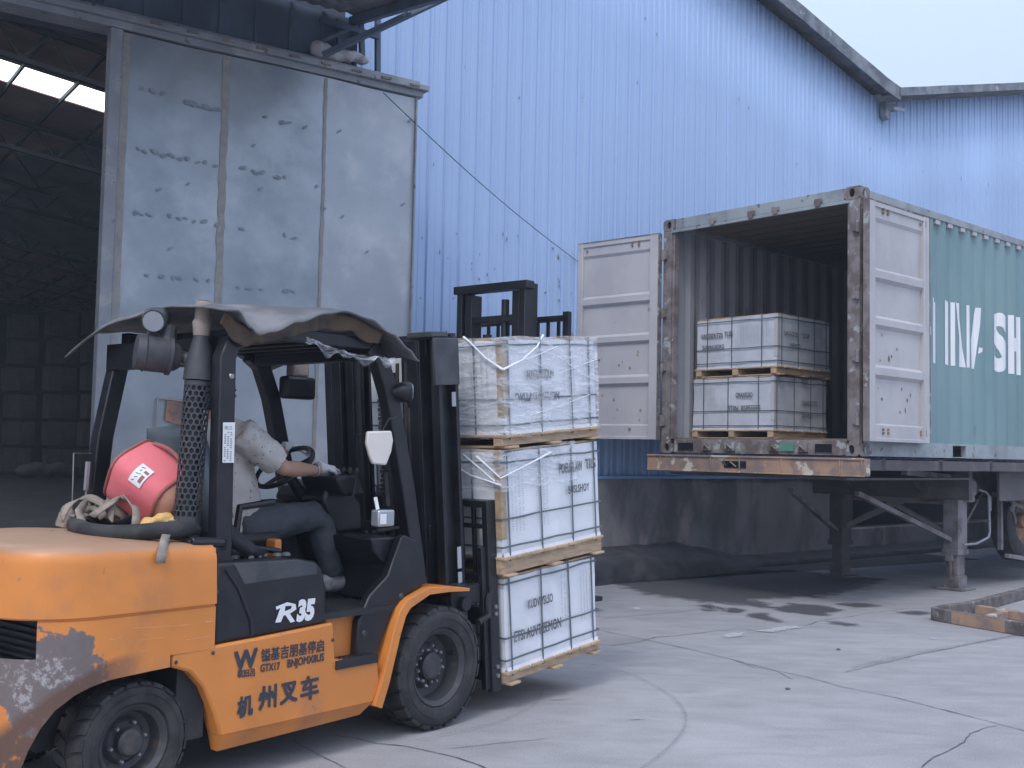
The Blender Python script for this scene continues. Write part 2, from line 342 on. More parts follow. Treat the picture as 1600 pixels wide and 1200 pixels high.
def empty(name, loc, rz=0):
    o = bpy.data.objects.new(name, None); COL.objects.link(o); o.location = loc; o.rotation_euler = (0, 0, rz); o.empty_display_size = .3; return o
def tag(o, label, cat, group=None):
    o['label'] = label; o['category'] = cat
    if group: o['group'] = group
    return o
def at_frame(name, fr): return empty(name, fr.o, fr.yaw)

# text -> 2-D triangles
def text_tris(s, size=1, bold=0.0, squeeze=1.0):
    cu = bpy.data.curves.new('t', 'FONT'); cu.body = s; cu.size = size; cu.offset = bold; cu.resolution_u = 3
    ob = bpy.data.objects.new('t', cu); COL.objects.link(ob); dg = bpy.context.evaluated_depsgraph_get()
    me = bpy.data.meshes.new_from_object(ob.evaluated_get(dg)); vs = [(v.co.x*squeeze, v.co.y) for v in me.vertices]; fs = [tuple(p.vertices) for p in me.polygons]
    bpy.data.objects.remove(ob); bpy.data.meshes.remove(me); bpy.data.curves.remove(cu)
    return vs, fs
def put_text(mb, s, O, ex, ey, size, width=None, bold=.0, squeeze=1.0, heavy=0):
    vs, fs = text_tris(s, size, bold, squeeze); O = V(O); ex = V(ex).normalized(); ey = V(ey)
    if not vs: return
    x0 = min(v[0] for v in vs); x1 = max(v[0] for v in vs); k = width/(x1-x0) if width else 1
    V_, F_2 = [], []; up = ey.normalized(); nn = ex.cross(up)
    for q, (dx, dy) in enumerate([(0, 0)]+([(heavy, heavy), (-heavy, heavy), (heavy, -heavy), (-heavy, -heavy)] if heavy else [])):
        o = len(V_); V_ += [O + ex*((v[0]-x0)*k+dx) + ey*v[1] + up*dy + nn*.0003*q for v in vs]; F_2 += [tuple(i+o for i in f) for f in fs]
    mb.add(V_, F_2)

# ================================================================== GROUND
def build_ground():
    mb = MB(); n = 60
    mb.add([(-150, -80, 0), (150, -80, 0), (150, 220, 0), (-150, 220, 0)], [(0, 1, 2, 3)])
    def strip(pts, w, mi, z, jit=.5):
        mb.cur = mi; P = [gnd(*p) for p in pts]; Q = []
        for i in range(len(P)-1):
            k = max(2, int((P[i+1]-P[i]).length/.05))
            for j in range(k):
                q = P[i].lerp(P[i+1], j/k); off = noise.noise_vector(q*3)*.03 + noise.noise_vector(q*14)*.012; Q.append(q+V((off.x, off.y, 0))*jit)
        Q.append(P[-1]); vs = []
        for i, q in enumerate(Q):
            d = (Q[min(i+1, len(Q)-1)]-Q[max(i-1, 0)]).normalized(); s_ = V((-d.y, d.x, 0)); ww = w*.62*(.25+.9*abs(noise.noise(q*9)))+.0010
            if i in (0, len(Q)-1): ww = .0005
            vs += [(q.x-s_.x*ww, q.y-s_.y*ww, z), (q.x+s_.x*ww, q.y+s_.y*ww, z)]
        mb.add(vs, [(2*i, 2*i+1, 2*i+3, 2*i+2) for i in range(len(Q)-1)])
    c7 = lambda L_: [(700+x*.5625, 880+y*.5625) for x, y in L_]
    c5 = lambda L_: [(300+x/3.158, 820+y/3.158) for x, y in L_]
    strip(c7([(350, 172), (410, 185), (500, 203), (615, 228), (700, 246), (790, 268), (900, 297), (1000, 318), (1100, 345), (1250, 375), (1400, 415), (1500, 440), (1585, 463), (1800, 520)]), .009, 1, .004)
    strip(c7([(790, 268), (850, 290), (910, 300), (960, 325)]), .006, 1, .0045)
    strip(c7([(450, 232), (520, 222), (580, 207), (700, 195), (800, 183), (850, 187), (1000, 172), (1040, 160), (1200, 135), (1260, 128), (1480, 120)]), .010, 1, .004, 1)
    strip(c7([(1310, 575), (1340, 540), (1400, 520), (1440, 500), (1450, 475), (1500, 458), (1530, 452)]), .008, 1, .004, 1)
    strip(c5([(690, 1035), (780, 1050), (900, 1080), (1060, 1095), (1200, 1125), (1300, 1150), (1420, 1195), (1600, 1260)]), .010, 1, .004, 1)
    strip(c5([(500, 1060), (545, 1090), (640, 1140), (740, 1195), (800, 1240)]), .005, 1, .004)
    strip(c7([(1100, 305), (1200, 280), (1320, 252), (1500, 215), (1700, 180)]), .006, 1, .004)
    strip(c7([(420, 155), (600, 140), (700, 130)]), .008, 1, .004)
    strip(c7([(500, 437), (550, 435)]), .012, 1, .004); strip(c7([(275, 383), (350, 379)]), .01, 1, .004)
    strip(c7([(0, 518), (120, 504), (290, 487)]), .006, 1, .004)
    g = mb.build('ground', ['ground', 'crack', 'crack', 'crack'], smooth=0); g['kind'] = 'structure'
    # soft marks and stains: fans with an edge attribute
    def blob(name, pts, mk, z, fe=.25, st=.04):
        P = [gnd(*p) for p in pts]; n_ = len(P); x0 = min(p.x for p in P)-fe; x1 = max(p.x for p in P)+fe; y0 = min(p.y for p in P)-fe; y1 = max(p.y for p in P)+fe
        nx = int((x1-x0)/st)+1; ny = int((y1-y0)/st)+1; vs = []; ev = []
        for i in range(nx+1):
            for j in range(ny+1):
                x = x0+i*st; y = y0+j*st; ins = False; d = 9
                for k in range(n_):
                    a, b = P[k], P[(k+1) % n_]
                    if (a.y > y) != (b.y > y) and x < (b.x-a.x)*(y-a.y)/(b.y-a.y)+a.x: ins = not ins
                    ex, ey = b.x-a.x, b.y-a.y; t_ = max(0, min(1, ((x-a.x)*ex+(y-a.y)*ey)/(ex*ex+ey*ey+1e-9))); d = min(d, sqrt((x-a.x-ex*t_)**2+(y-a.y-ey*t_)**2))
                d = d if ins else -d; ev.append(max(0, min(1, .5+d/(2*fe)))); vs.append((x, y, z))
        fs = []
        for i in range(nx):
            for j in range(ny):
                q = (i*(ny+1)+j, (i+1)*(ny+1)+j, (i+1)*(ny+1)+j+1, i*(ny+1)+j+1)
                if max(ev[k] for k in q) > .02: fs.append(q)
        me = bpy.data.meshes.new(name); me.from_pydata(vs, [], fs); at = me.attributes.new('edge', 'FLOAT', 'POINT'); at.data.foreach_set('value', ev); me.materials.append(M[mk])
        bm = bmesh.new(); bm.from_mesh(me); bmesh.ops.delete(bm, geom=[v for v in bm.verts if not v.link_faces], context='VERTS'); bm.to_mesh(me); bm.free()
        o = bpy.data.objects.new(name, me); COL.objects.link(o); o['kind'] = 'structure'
    def line(name, pts, w, mk, z):
        P = [gnd(*p) for p in pts]; bm = bmesh.new(); lay = bm.verts.layers.float.new('edge'); rows = []
        Q = []
        for i in range(len(P)-1):
            for k in range(6): Q.append(P[i].lerp(P[i+1], k/6))
        Q.append(P[-1])
        for _ in range(8): Q = [Q[0]] + [(Q[i-1]+Q[i]*2+Q[i+1])/4 for i in range(1, len(Q)-1)] + [Q[-1]]
        for i, q in enumerate(Q):
            d = (Q[min(i+1, len(Q)-1)]-Q[max(i-1, 0)]).normalized(); s_ = V((-d.y, d.x, 0)); row = []
            for t, e_ in ((-1, 0), (0, 1), (1, 0)):
                v = bm.verts.new((q.x+s_.x*w*t, q.y+s_.y*w*t, z)); v[lay] = e_ if 0 < i < len(Q)-1 else 0; row.append(v)
            rows.append(row)
        for a, b in zip(rows, rows[1:]):
            for k in (0, 1): bm.faces.new((a[k], a[k+1], b[k+1], b[k]))
        me = bpy.data.meshes.new(name); bm.to_mesh(me); bm.free(); me.materials.append(M[mk]); o = bpy.data.objects.new(name, me); COL.objects.link(o); o['kind'] = 'structure'
    c3 = lambda L_: [(900+x/3.555, 680+y/3.555) for x, y in L_]
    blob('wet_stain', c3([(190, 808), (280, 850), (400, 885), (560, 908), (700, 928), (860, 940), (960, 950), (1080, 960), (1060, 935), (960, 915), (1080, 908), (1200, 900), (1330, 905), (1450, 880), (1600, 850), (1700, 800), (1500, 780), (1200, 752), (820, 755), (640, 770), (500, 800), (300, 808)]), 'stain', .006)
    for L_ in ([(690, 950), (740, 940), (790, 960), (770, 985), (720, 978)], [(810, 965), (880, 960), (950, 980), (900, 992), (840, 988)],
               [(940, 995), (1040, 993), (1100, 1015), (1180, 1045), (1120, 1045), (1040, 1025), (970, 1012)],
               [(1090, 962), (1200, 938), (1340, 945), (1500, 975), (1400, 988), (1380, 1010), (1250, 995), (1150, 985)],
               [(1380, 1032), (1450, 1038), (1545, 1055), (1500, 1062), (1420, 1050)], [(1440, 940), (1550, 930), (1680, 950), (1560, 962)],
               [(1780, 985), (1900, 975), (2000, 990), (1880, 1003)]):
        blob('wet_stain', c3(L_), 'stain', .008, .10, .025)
    for L_ in ([(750, 205), (790, 195), (832, 193), (820, 206), (780, 212)], [(845, 190), (900, 182), (990, 172), (985, 182), (900, 196)], [(1190, 270), (1215, 268), (1212, 277), (1195, 277)], [(505, 125), (535, 124), (540, 132), (512, 134)], [(1335, 208), (1360, 207), (1358, 215), (1340, 215)], [(485, 243), (510, 244), (505, 250), (488, 250)]):
        blob('pale_patch', c7(L_), 'patchw', .010, .06, .015)
    line('tyre_mark', c7([(385, 283), (450, 295), (520, 315), (580, 345), (640, 385), (665, 430), (655, 470), (610, 520), (560, 560), (500, 600)]), .022, 'mark', .012)
    line('tyre_mark', c7([(265, 350), (258, 380), (230, 405), (150, 445), (0, 480), (-100, 500)]), .016, 'mark', .013)
    line('tyre_mark', c7([(1100, 300), (1250, 262), (1400, 235), (1650, 190)]), .06, 'mark', .0125)
build_ground()

# ================================================================== BLUE WAREHOUSE
def build_blue():
    t = tag(at_frame('blue_warehouse', WL), 'tall pale blue corrugated metal warehouse with two gable roofs behind the container', 'warehouse')
    VA, VZ = 6.31, 7.27
    def top(a): return VZ + (VA-a)*.222 if a < VA else VZ + (a-VA)*.256
    P = .2187; a0 = -4.15; n = 110
    prof = []
    a = a0
    for i in range(n):
        j = random.uniform(-.004, .004)
        prof += [(a, 0), (a+.070, .0), (a+.074, .005), (a+.086, .005), (a+.090, 0), (a+.165+j, 0), (a+.178+j, .013), (a+.194+j, .014), (a+.203+j, -.010), (a+.211+j, -.012)]
        a += P
    def sheet(z0, zt, off, name, mk):
        mb = MB(); vs = []
        for (x, y) in prof:
            zt_ = zt(x) if callable(zt) else zt
            for k in range(5):
                z = z0 + (zt_-z0)*k/4; vs.append((x, y+off+.012*noise.noise(V((x*.7, z*.5, 3))), z))
        fs = [(i*5+k, (i+1)*5+k, (i+1)*5+k+1, i*5+k+1) for i in range(len(prof)-1) for k in range(4)]
        mb.add(vs, fs)
        mb.cur = 1; random.seed(21)
        for k in range(150):
            i_ = random.randrange(3, 100); a_ = a0+P*i_+random.choice([.03, .12, .198]); z = random.uniform(1.6, 7.6) if k > 50 else random.uniform(2.1, 3.9)
            if k <= 50: a_ = a0+P*random.randrange(6, 17)+random.choice([.03, .12, .14])
            if z > top(a_)-.4: continue
            w_ = random.uniform(.003, .010); h_ = w_*random.uniform(1, 4.5); y_ = -.016 if a_ else 0
            mb.add([(a_+w_*cos(t_)*random.uniform(.6, 1.3), y_-.0, z+h_*sin(t_)*random.uniform(.6, 1.3)) for t_ in (0, 1.05, 2.1, 3.14, 4.2, 5.2)], [tuple(range(6))])
        o = mb.build(name, [mk, 'galv_mark'], t, smooth=20); s = o.modifiers.new('s', 'SOLIDIFY'); s.thickness = .004; s.offset = 1
    sheet(1.19, lambda x: top(x)-.10, 0, 'wall_cladding', 'bluewall')
    # verges: fascia board plus overhanging roof edge
    for (aa, bb, th, k) in ((-5, VA+.05, .17, 1), (VA, 20, .09, 2)):
        mb = MB(); n_ = 30
        def pt(i, dy, dz): x = aa+(bb-aa)*i/n_; return (x, dy, top(x)+dz+.012*noise.noise(V((x*2, dz, k))))
        for (y0, y1, z0, z1) in ((-.30, -.275, -th+.03, .05), (-.30, 5.0, .05, .075), (-.275, .0, .0, .02)):
            vs = []; 
            for i in range(n_+1): vs += [pt(i, y0, z0), pt(i, y1, z0), pt(i, y1, z1), pt(i, y0, z1)]
            fs = [(i*4+q, i*4+(q+1) % 4, i*4+4+(q+1) % 4, i*4+4+q) for i in range(n_) for q in range(4)] + [(0, 1, 2, 3), tuple(n_*4+q for q in range(4))]
            mb.add(vs, fs)
        mb.build('roof_verge', 'verge', t)
    mb = MB()
    mb.add([(-5, 5, top(-5)+.04), (VA, 5, top(VA)+.04), (VA, 30, top(VA)+.04), (-5, 30, top(-5)+.04), (20, 5, top(20)+.04), (20, 30, top(20)+.04)], [(0, 1, 2, 3), (1, 4, 5, 2)])
    o = mb.build('roof', 'roofmetal', t, smooth=0); o.modifiers.new('s', 'SOLIDIFY').thickness = .03
    # valley gutter outlet
    mb = MB(); mb.ext([(VA-.10, -.14, VZ-.12), (VA+.26, -.14, VZ-.12), (VA+.22, -.14, VZ-.22), (VA+.04, -.14, VZ-.26), (VA-.02, -.14, VZ-.42), (VA-.10, -.14, VZ-.36)], (0, .12, 0))
    mb.build('gutter_outlet', 'verge', t, bevel=.01)
    mb = MB(); mb.bar((VA+.0, -.2, VZ-.24), (VA+.32, -.2, VZ-.20), .03, .05); mb.build('gutter_bracket', 'galv_frame', t)
    # plinth with an opening further right
    mb = MB(); mb.grid(60, 10, lambda u, v: (-4.2+9.35*u, -.05+.015*noise.noise(V((u*30, v*3, 1))), .0+1.185*v)); mb.box(-4.2, 5.15, .0, .5, 0, 1.186)
    mb.add([(-4.2, -.05, 1.185), (5.15, -.05, 1.185), (5.15, .0, 1.186), (-4.2, .0, 1.186)], [(0, 1, 2, 3)])
    mb.box(5.15, 5.35, -.05, .45, 0, 1.187)
    mb.build('plinth', 'concrete_wall', t)
    mb = MB(); mb.box(5.35, 20, -.03, .4, 0, .42); mb.build('low_wall', 'concrete_wall', t, bevel=.02)
    mb = MB(); mb.box(5.15, 20, 1.6, 1.7, 0, 1.4); mb.box(5.15, 20, 0, 1.6, 1.2, 1.25); mb.build('recess_wall', 'innerwall', t)
    mb = MB(); mb.add([(5.75, .6, .5), (6.45, .62, .52), (6.45, .62, .92), (6.1, .61, .78), (5.75, .6, .98)], [(0, 1, 2, 3, 4)]); o = mb.build('recess_panel', 'railgrey', t); o.modifiers.new('s', 'SOLIDIFY').thickness = .02
    mb = MB(); mb.box(4.95, 5.05, -.12, -.05, 1.12, 1.2); mb.bar((-4.1, -.04, 1.185), (20, -.04, 1.185), .05, .03); mb.build('base_flashing', 'bluedark', t)
    # heaped black tarpaulin along the wall foot
    r = at_frame('tarpaulin', WL); tag(r, 'long heap of crumpled black tarpaulin lying along the foot of the concrete plinth', 'tarpaulin')
    mb = MB()
    def hp(u, v):
        a = -4 + 15*u
        h = .36 if a < 1.3 else max(.14, .36-.17*(a-1.3)); wd = .55 if a < 1.5 else max(.3, .55-.2*(a-1.5))
        th = v*pi/2*1.05; q = noise.noise(V((a*1.7, v*3, 0)))*.10 + noise.noise(V((a*5, v*8, 4)))*.05
        return (a, -.06-wd*cos(th)*(1+q*.6)+.0, max(-.01, (h*sin(th)**.7)*(1+q*1.2)-(.0 if v > 0 else .02)))
    mb.grid(260, 16, hp); mb.build('tarpaulin_sheet', 'blacktarp', r, smooth=60)
    # wire from the door rail to the container door
    a, z = DR.onb(599, 145, -.2); p = DR.w(a, -.2, z); q = CT.w(-.05, 3.62, 1.496+2.2); pts = [p.lerp(q, k/24)-V((0, 0, .07*sin(pi*k/24))) for k in range(25)]
    mb = MB(); mb.tube(pts, .0045, 5); o = mb.build('cable', 'black'); tag(o, 'thin black wire sagging from the sliding door top to the open container door', 'cable')
build_blue()

# ================================================================== STORE WITH SLIDING DOOR
def build_store():
    t = tag(at_frame('store_building', DR), 'dark open warehouse with a steel truss roof behind the big sliding door on the left', 'warehouse')
    # front wall and fascia above the opening
    mb = MB()
    a = -9.0
    while a < 2.05:
        w_ = .33
        z0 = 4.93
        mb.box(a, a+w_-.035, .14, .17, z0, 5.56); mb.box(a+w_-.035, a+w_, .12, .19, z0, 5.56); a += w_
    mb.build('upper_cladding', 'fascia', t)
    mb = MB(); mb.box(-9, -5.6, .2, .35, 0, 4.9); mb.box(.06, 2.5, .2, .35, 0, 4.9); mb.build('front_wall', 'galv_frame', t)
    mb = MB(); mb.box(-9, 2.86, -.05, .2, 4.885, 4.945); mb.box(-9, 2.90, -.10, .16, 4.945, 5.0); mb.box(-9, 2.84, -.02, .12, 5.0, 5.05); mb.build('lintel_rail', 'galv_frame', t, bevel=.006)
    mb = MB(); 
    for k in range(9): mb.bar((.2+k*.31, -.11, 4.97), (.2+k*.31+.1, -.11, 4.975), .02, .02)
    mb.build('rail_bolt', 'rustgrey', t, per=1)
    # sliding door
    mb = MB()
    def dy(x, z): return .034*noise.noise(V((x*.9, z*.75, 5)))+.006*noise.noise(V((x*3, z*3, 9)))
    mb.grid(60, 90, lambda u, v: (u*2.79, -.03+dy(u*2.79, v*4.88), .06+v*4.81)); mb.box(0.01, 2.78, .022, .05, .06, 4.86)
    mb.cur = 4; mb.grid(24, 90, lambda u, v: (1.845+u*.94, -.033+dy(1.845+u*.94, .06+v*4.81), .06+v*4.81)); mb.cur = 1
    def seam(a_, w_, jit):
        n_ = 80; vs = []
        for i in range(n_+1):
            z = .07+4.79*i/n_; q = jit*(noise.noise(V((z*6, a_, 0)))+.6*noise.noise(V((z*19, a_, 3)))); q2 = jit*(noise.noise(V((z*7, a_+5, 0)))+.6*noise.noise(V((z*17, a_, 9))))
            for dx in (-w_+q, w_+q2): vs.append((a_+dx, -.036+dy(a_+dx, z), z))
        mb.add(vs, [(2*i, 2*i+1, 2*i+3, 2*i+2) for i in range(n_)])
    seam(.895, .032, .016); seam(1.83, .016, .012); seam(.03, .035, .008)
    # weld and rivet marks
    mb.cur = 2
    def dash(px, py, L_, slope, th):
        x, z = DR.onb(px, py, -.035); h = L_/2; n_ = 8; vs = []
        for i in range(n_):
            t_ = 2*pi*i/n_; j = 1+.3*noise.noise(V((px, py, i))); xx = x+h*cos(t_)*j; zz = z+(th*sin(t_)*j)+slope*h*cos(t_); vs.append((xx, -.040+dy(xx, zz), zz))
        mb.add(vs, [tuple(range(n_))])
    def row(x0, y0, x1, y1, n_, two=1):
        for i in range(n_):
            if random.random() < .22: continue
            u = (i+.9*random.random())/n_; px = x0+(x1-x0)*u; py = y0+(y1-y0)*u
            dash(px/2.2857, (py-(8 if i % 2 and two else 0)+(14 if i % 2 else 0)*two)/2.2857, random.uniform(.03, .08), random.uniform(-.5, .3), random.uniform(.010, .022))
    row(470, 525, 800, 590, 10); row(850, 595, 1140, 665, 8); row(590, 765, 790, 800, 6); row(455, 755, 560, 770, 3, 0); row(850, 815, 1080, 850, 6)
    row(440, 975, 790, 1005, 7, 0); row(830, 1025, 1080, 1045, 5, 0); row(850, 390, 1100, 460, 6); row(480, 310, 620, 340, 3, 0); row(655, 355, 800, 395, 7, 0); row(655, 362, 800, 402, 6, 0)
    for (px, py) in ((675, 655), (930, 675), (1088, 455), (610, 887), (1155, 748), (1220, 775), (1440, 730), (1210, 470), (1465, 430), (905, 520), (570, 675), (1310, 900)): dash(px/2.2857, py/2.2857, random.uniform(.03, .06), .6, .014)
    mb.cur = 3
    x, z = DR.onb(277, 643, -.045); mb.add([(x+dx*.1, -.047, z+dz*.11) for dx, dz in ((-.9, 1), (.9, .9), (1, -.8), (.1, -1), (-1, -.7))], [(0, 1, 2, 3, 4)])
    mb.cur = 1
    x, z = DR.onb(245, 652, -.05); x2, z2 = DR.onb(330, 652, -.05)
    for p_, q_ in (((x, z+.16), (x2, z+.13)), ((x, z+.16), (x, z-.15)), ((x, z-.15), (x2, z-.15))): mb.bar((p_[0], -.05, p_[1]), (q_[0], -.05, q_[1]), .012, .012)
    mb.build('sliding_door', ['galv', 'galv_seam', 'galv_mark', 'rust', 'galv_pale'], t, smooth=60)
    mb = MB(); mb.box(-.10, .0, -.05, .06, .05, 4.88); mb.build('door_edge_post', 'galv_frame', t, bevel=.006)
    mb = MB(); mb.box(2.785, 2.80, -.05, .035, .06, 4.87); mb.build('door_edge_trim', 'galv_frame', t)
    # roof
    def rz(a_): return 9.2-.13*a_
    mb = MB()
    sk0, sk1 = 14.4, 15.7
    mb.grid(44, 1, lambda u, v: (-9+22*u, 2.2+6.0*v, rz(-9+22*u)+.05)); mb.grid(44, 1, lambda u, v: (-9+22*u, 9.8+(sk0-9.8)*v, rz(-9+22*u)+.05)); mb.grid(44, 1, lambda u, v: (-9+22*u, sk1+(50-sk1)*v, rz(-9+22*u)+.05))
    o = mb.build('roof', 'roofin', t, smooth=0); o.modifiers.new('s', 'SOLIDIFY').thickness = -.03
    mb = MB(); mb.grid(44, 1, lambda u, v: (-9+22*u, sk0+.01+(sk1-sk0-.02)*v, rz(-9+22*u)+.07)); mb.build('skylight_and_fill', 'skylight_and_fill', t, smooth=0)
    for s0 in (20, 26, 32, 38):  # glowing strips out of view, added to brighten the deep store
        mb = MB(); mb.grid(8, 1, lambda u, v: (-8.9+9.9*u+(s0-20)*.1*u, s0+1.5*v, rz(-8.9+9.9*u+(s0-20)*.1*u)+.0)); mb.build('skylight_and_fill', 'skylight_and_fill', t, smooth=0)
    for s0, s1 in ((8.2, 9.8),):  # one more unseen glowing strip, added as fill for the front trusses
        mb = MB(); mb.grid(44, 1, lambda u, v: (-9+22*u, s0+.01+(s1-s0-.02)*v, rz(-9+22*u)+.07)); mb.build('skylight_and_fill', 'skylight_and_fill', t, smooth=0)
    mb = MB()
    for k in range(21):
        a_ = -8.6+k*1.05; mb.bar((a_, 2.2, rz(a_)+.0), (a_, 49.5, rz(a_)+.0), .05, .09)
    mb.build('roof_purlins', 'purlin', t, smooth=0)
    for k, b in enumerate([5.8+6*i for i in range(8)]):
        mb = MB(); x0, x1 = -8.8, 12.6; n_ = 22
        mb.bar((x0, b, rz(x0)-.08), (x1, b, rz(x1)-.08), .12, .1); mb.bar((x0, b, rz(x0)-.72), (x1, b, rz(x1)-.72), .12, .09)
        for i in range(n_):
            xa = x0+(x1-x0)*i/n_; xb = x0+(x1-x0)*(i+1)/n_; xm = (xa+xb)/2
            mb.bar((xa, b, rz(xa)-.1), (xm, b, rz(xm)-.7), .045, .045, (0, 1, 0)); mb.bar((xm, b, rz(xm)-.7), (xb, b, rz(xb)-.1), .045, .045, (0, 1, 0))
        if k % 2 == 0:
            for a_ in (-6, -2, 2, 6, 10): mb.bar((a_, b, rz(a_)-.3), (a_+2.4, b+6, rz(a_+2.4)-.15), .035, .035)
            for a_ in (-4, 0, 4, 8): mb.bar((a_+2, b, rz(a_+2)-.3), (a_, b+6, rz(a_)-.15), .035, .035)
        mb.build('roof_truss', 'truss', t, smooth=0)
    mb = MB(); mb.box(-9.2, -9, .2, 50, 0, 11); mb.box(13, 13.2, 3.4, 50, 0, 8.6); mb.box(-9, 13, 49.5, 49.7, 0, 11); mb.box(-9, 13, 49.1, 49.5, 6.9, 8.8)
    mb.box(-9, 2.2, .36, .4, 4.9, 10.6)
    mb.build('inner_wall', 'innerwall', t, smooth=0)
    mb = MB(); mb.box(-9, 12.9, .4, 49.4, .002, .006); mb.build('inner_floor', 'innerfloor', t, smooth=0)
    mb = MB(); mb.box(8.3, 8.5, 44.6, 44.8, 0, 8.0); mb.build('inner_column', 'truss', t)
    # canopy stub, posts and strut at the right end of the fascia
    c = at_frame('entrance_canopy', DR); tag(c, 'broken steel canopy with corrugated sheet and long diagonal strut above the sliding door', 'canopy')
    def P_(px, py, b): x, z = DR.onb(px, py, b); return V((x, b, z))
    mb = MB(); mb.bar(P_(505, 86, -.12), P_(700, -6, -.9), .05, .05); mb.build('strut', 'fascia', c)
    mb = MB()
    for (p0, p1, b) in (((563, 10), (566, 95), .05), ((590, 20), (590, 122), .02), ((528, 30), (530, 70), .08)): mb.bar(P_(*p0, b), P_(*p1, b), .045, .045)
    mb.bar(P_(637, -6, -.6), P_(637, 22, -.7), .04, .04); mb.bar(P_(500, 30, .0), P_(592, 58, .0), .04, .05); mb.bar(P_(560, 40, .0), P_(500, 66, .0), .03, .03)
    mb.build('post', 'fascia', c, per=1)
    mb = MB(); mb.grid(160, 2, lambda u, v: (-9+11.3*u-.13*v, .10-2.3*v, 5.58-.46*v+.02*(int(u*160) % 2))); o = mb.build('canopy_sheet', 'verge', c, smooth=0); o.modifiers.new('s', 'SOLIDIFY').thickness = .008
    mb = MB()
    for k in range(6): mb.bar((-8.8+2.19*k, .12, 5.52), (-8.9+2.19*k, -2.15, 5.07), .06, .08)
    mb.build('canopy_rafter', 'fascia', c, per=1)
    r = empty('rubble_sack', DR.w(1.98, .0, 5.06), DR.yaw); tag(r, 'torn pale sack of rubble lying on the lintel beside the canopy posts', 'sack')
    mb = MB(); 
    for i in range(7): mb.ell((-.22+i*.075, .02*(i % 2), .07+.05*noise.noise(V((i*2.3, 0, 0)))), (.08, .07, .08-.006*i), 8, 6)
    remesh(mb.build('sack', 'cgrey', r), .015, 3, .03, .05)
    # stored loads
    lab = ['bottom', 'second', 'third', 'fourth', 'fifth', 'top']
    cols = [('left', 30, 44.5, 6), ('middle', 94, 42.5, 6), ('right', 152, 40.5, 6), ('far right', 180, 40.4, 5)]
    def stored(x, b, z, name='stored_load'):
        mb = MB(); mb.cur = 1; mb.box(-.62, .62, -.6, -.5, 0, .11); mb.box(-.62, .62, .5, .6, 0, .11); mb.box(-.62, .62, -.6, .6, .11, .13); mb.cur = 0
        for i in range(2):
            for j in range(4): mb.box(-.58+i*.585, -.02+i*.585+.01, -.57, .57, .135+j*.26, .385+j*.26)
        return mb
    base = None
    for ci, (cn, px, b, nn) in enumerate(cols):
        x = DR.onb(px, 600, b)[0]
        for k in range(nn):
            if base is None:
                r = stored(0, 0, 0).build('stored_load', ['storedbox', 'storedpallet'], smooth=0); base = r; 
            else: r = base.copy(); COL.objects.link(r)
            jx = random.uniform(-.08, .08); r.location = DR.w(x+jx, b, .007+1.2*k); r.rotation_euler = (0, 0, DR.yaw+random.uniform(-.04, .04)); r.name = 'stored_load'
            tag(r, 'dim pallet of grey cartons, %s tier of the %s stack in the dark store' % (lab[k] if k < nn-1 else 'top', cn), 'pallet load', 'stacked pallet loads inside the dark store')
    r = empty('sack_pile', DR.w(DR.onb(75, 735, 38)[0], 38, .007), DR.yaw); tag(r, 'low pile of dusty sacks on the store floor before the cartons', 'sacks')
    mb = MB()
    for i in range(5): mb.ell((-.8+i*.4, 0, .3+.1*(i % 2)), (.45, .4, .28), 10, 7)
    remesh(mb.build('sack', 'storedbox', r), .05, 3)
build_store()

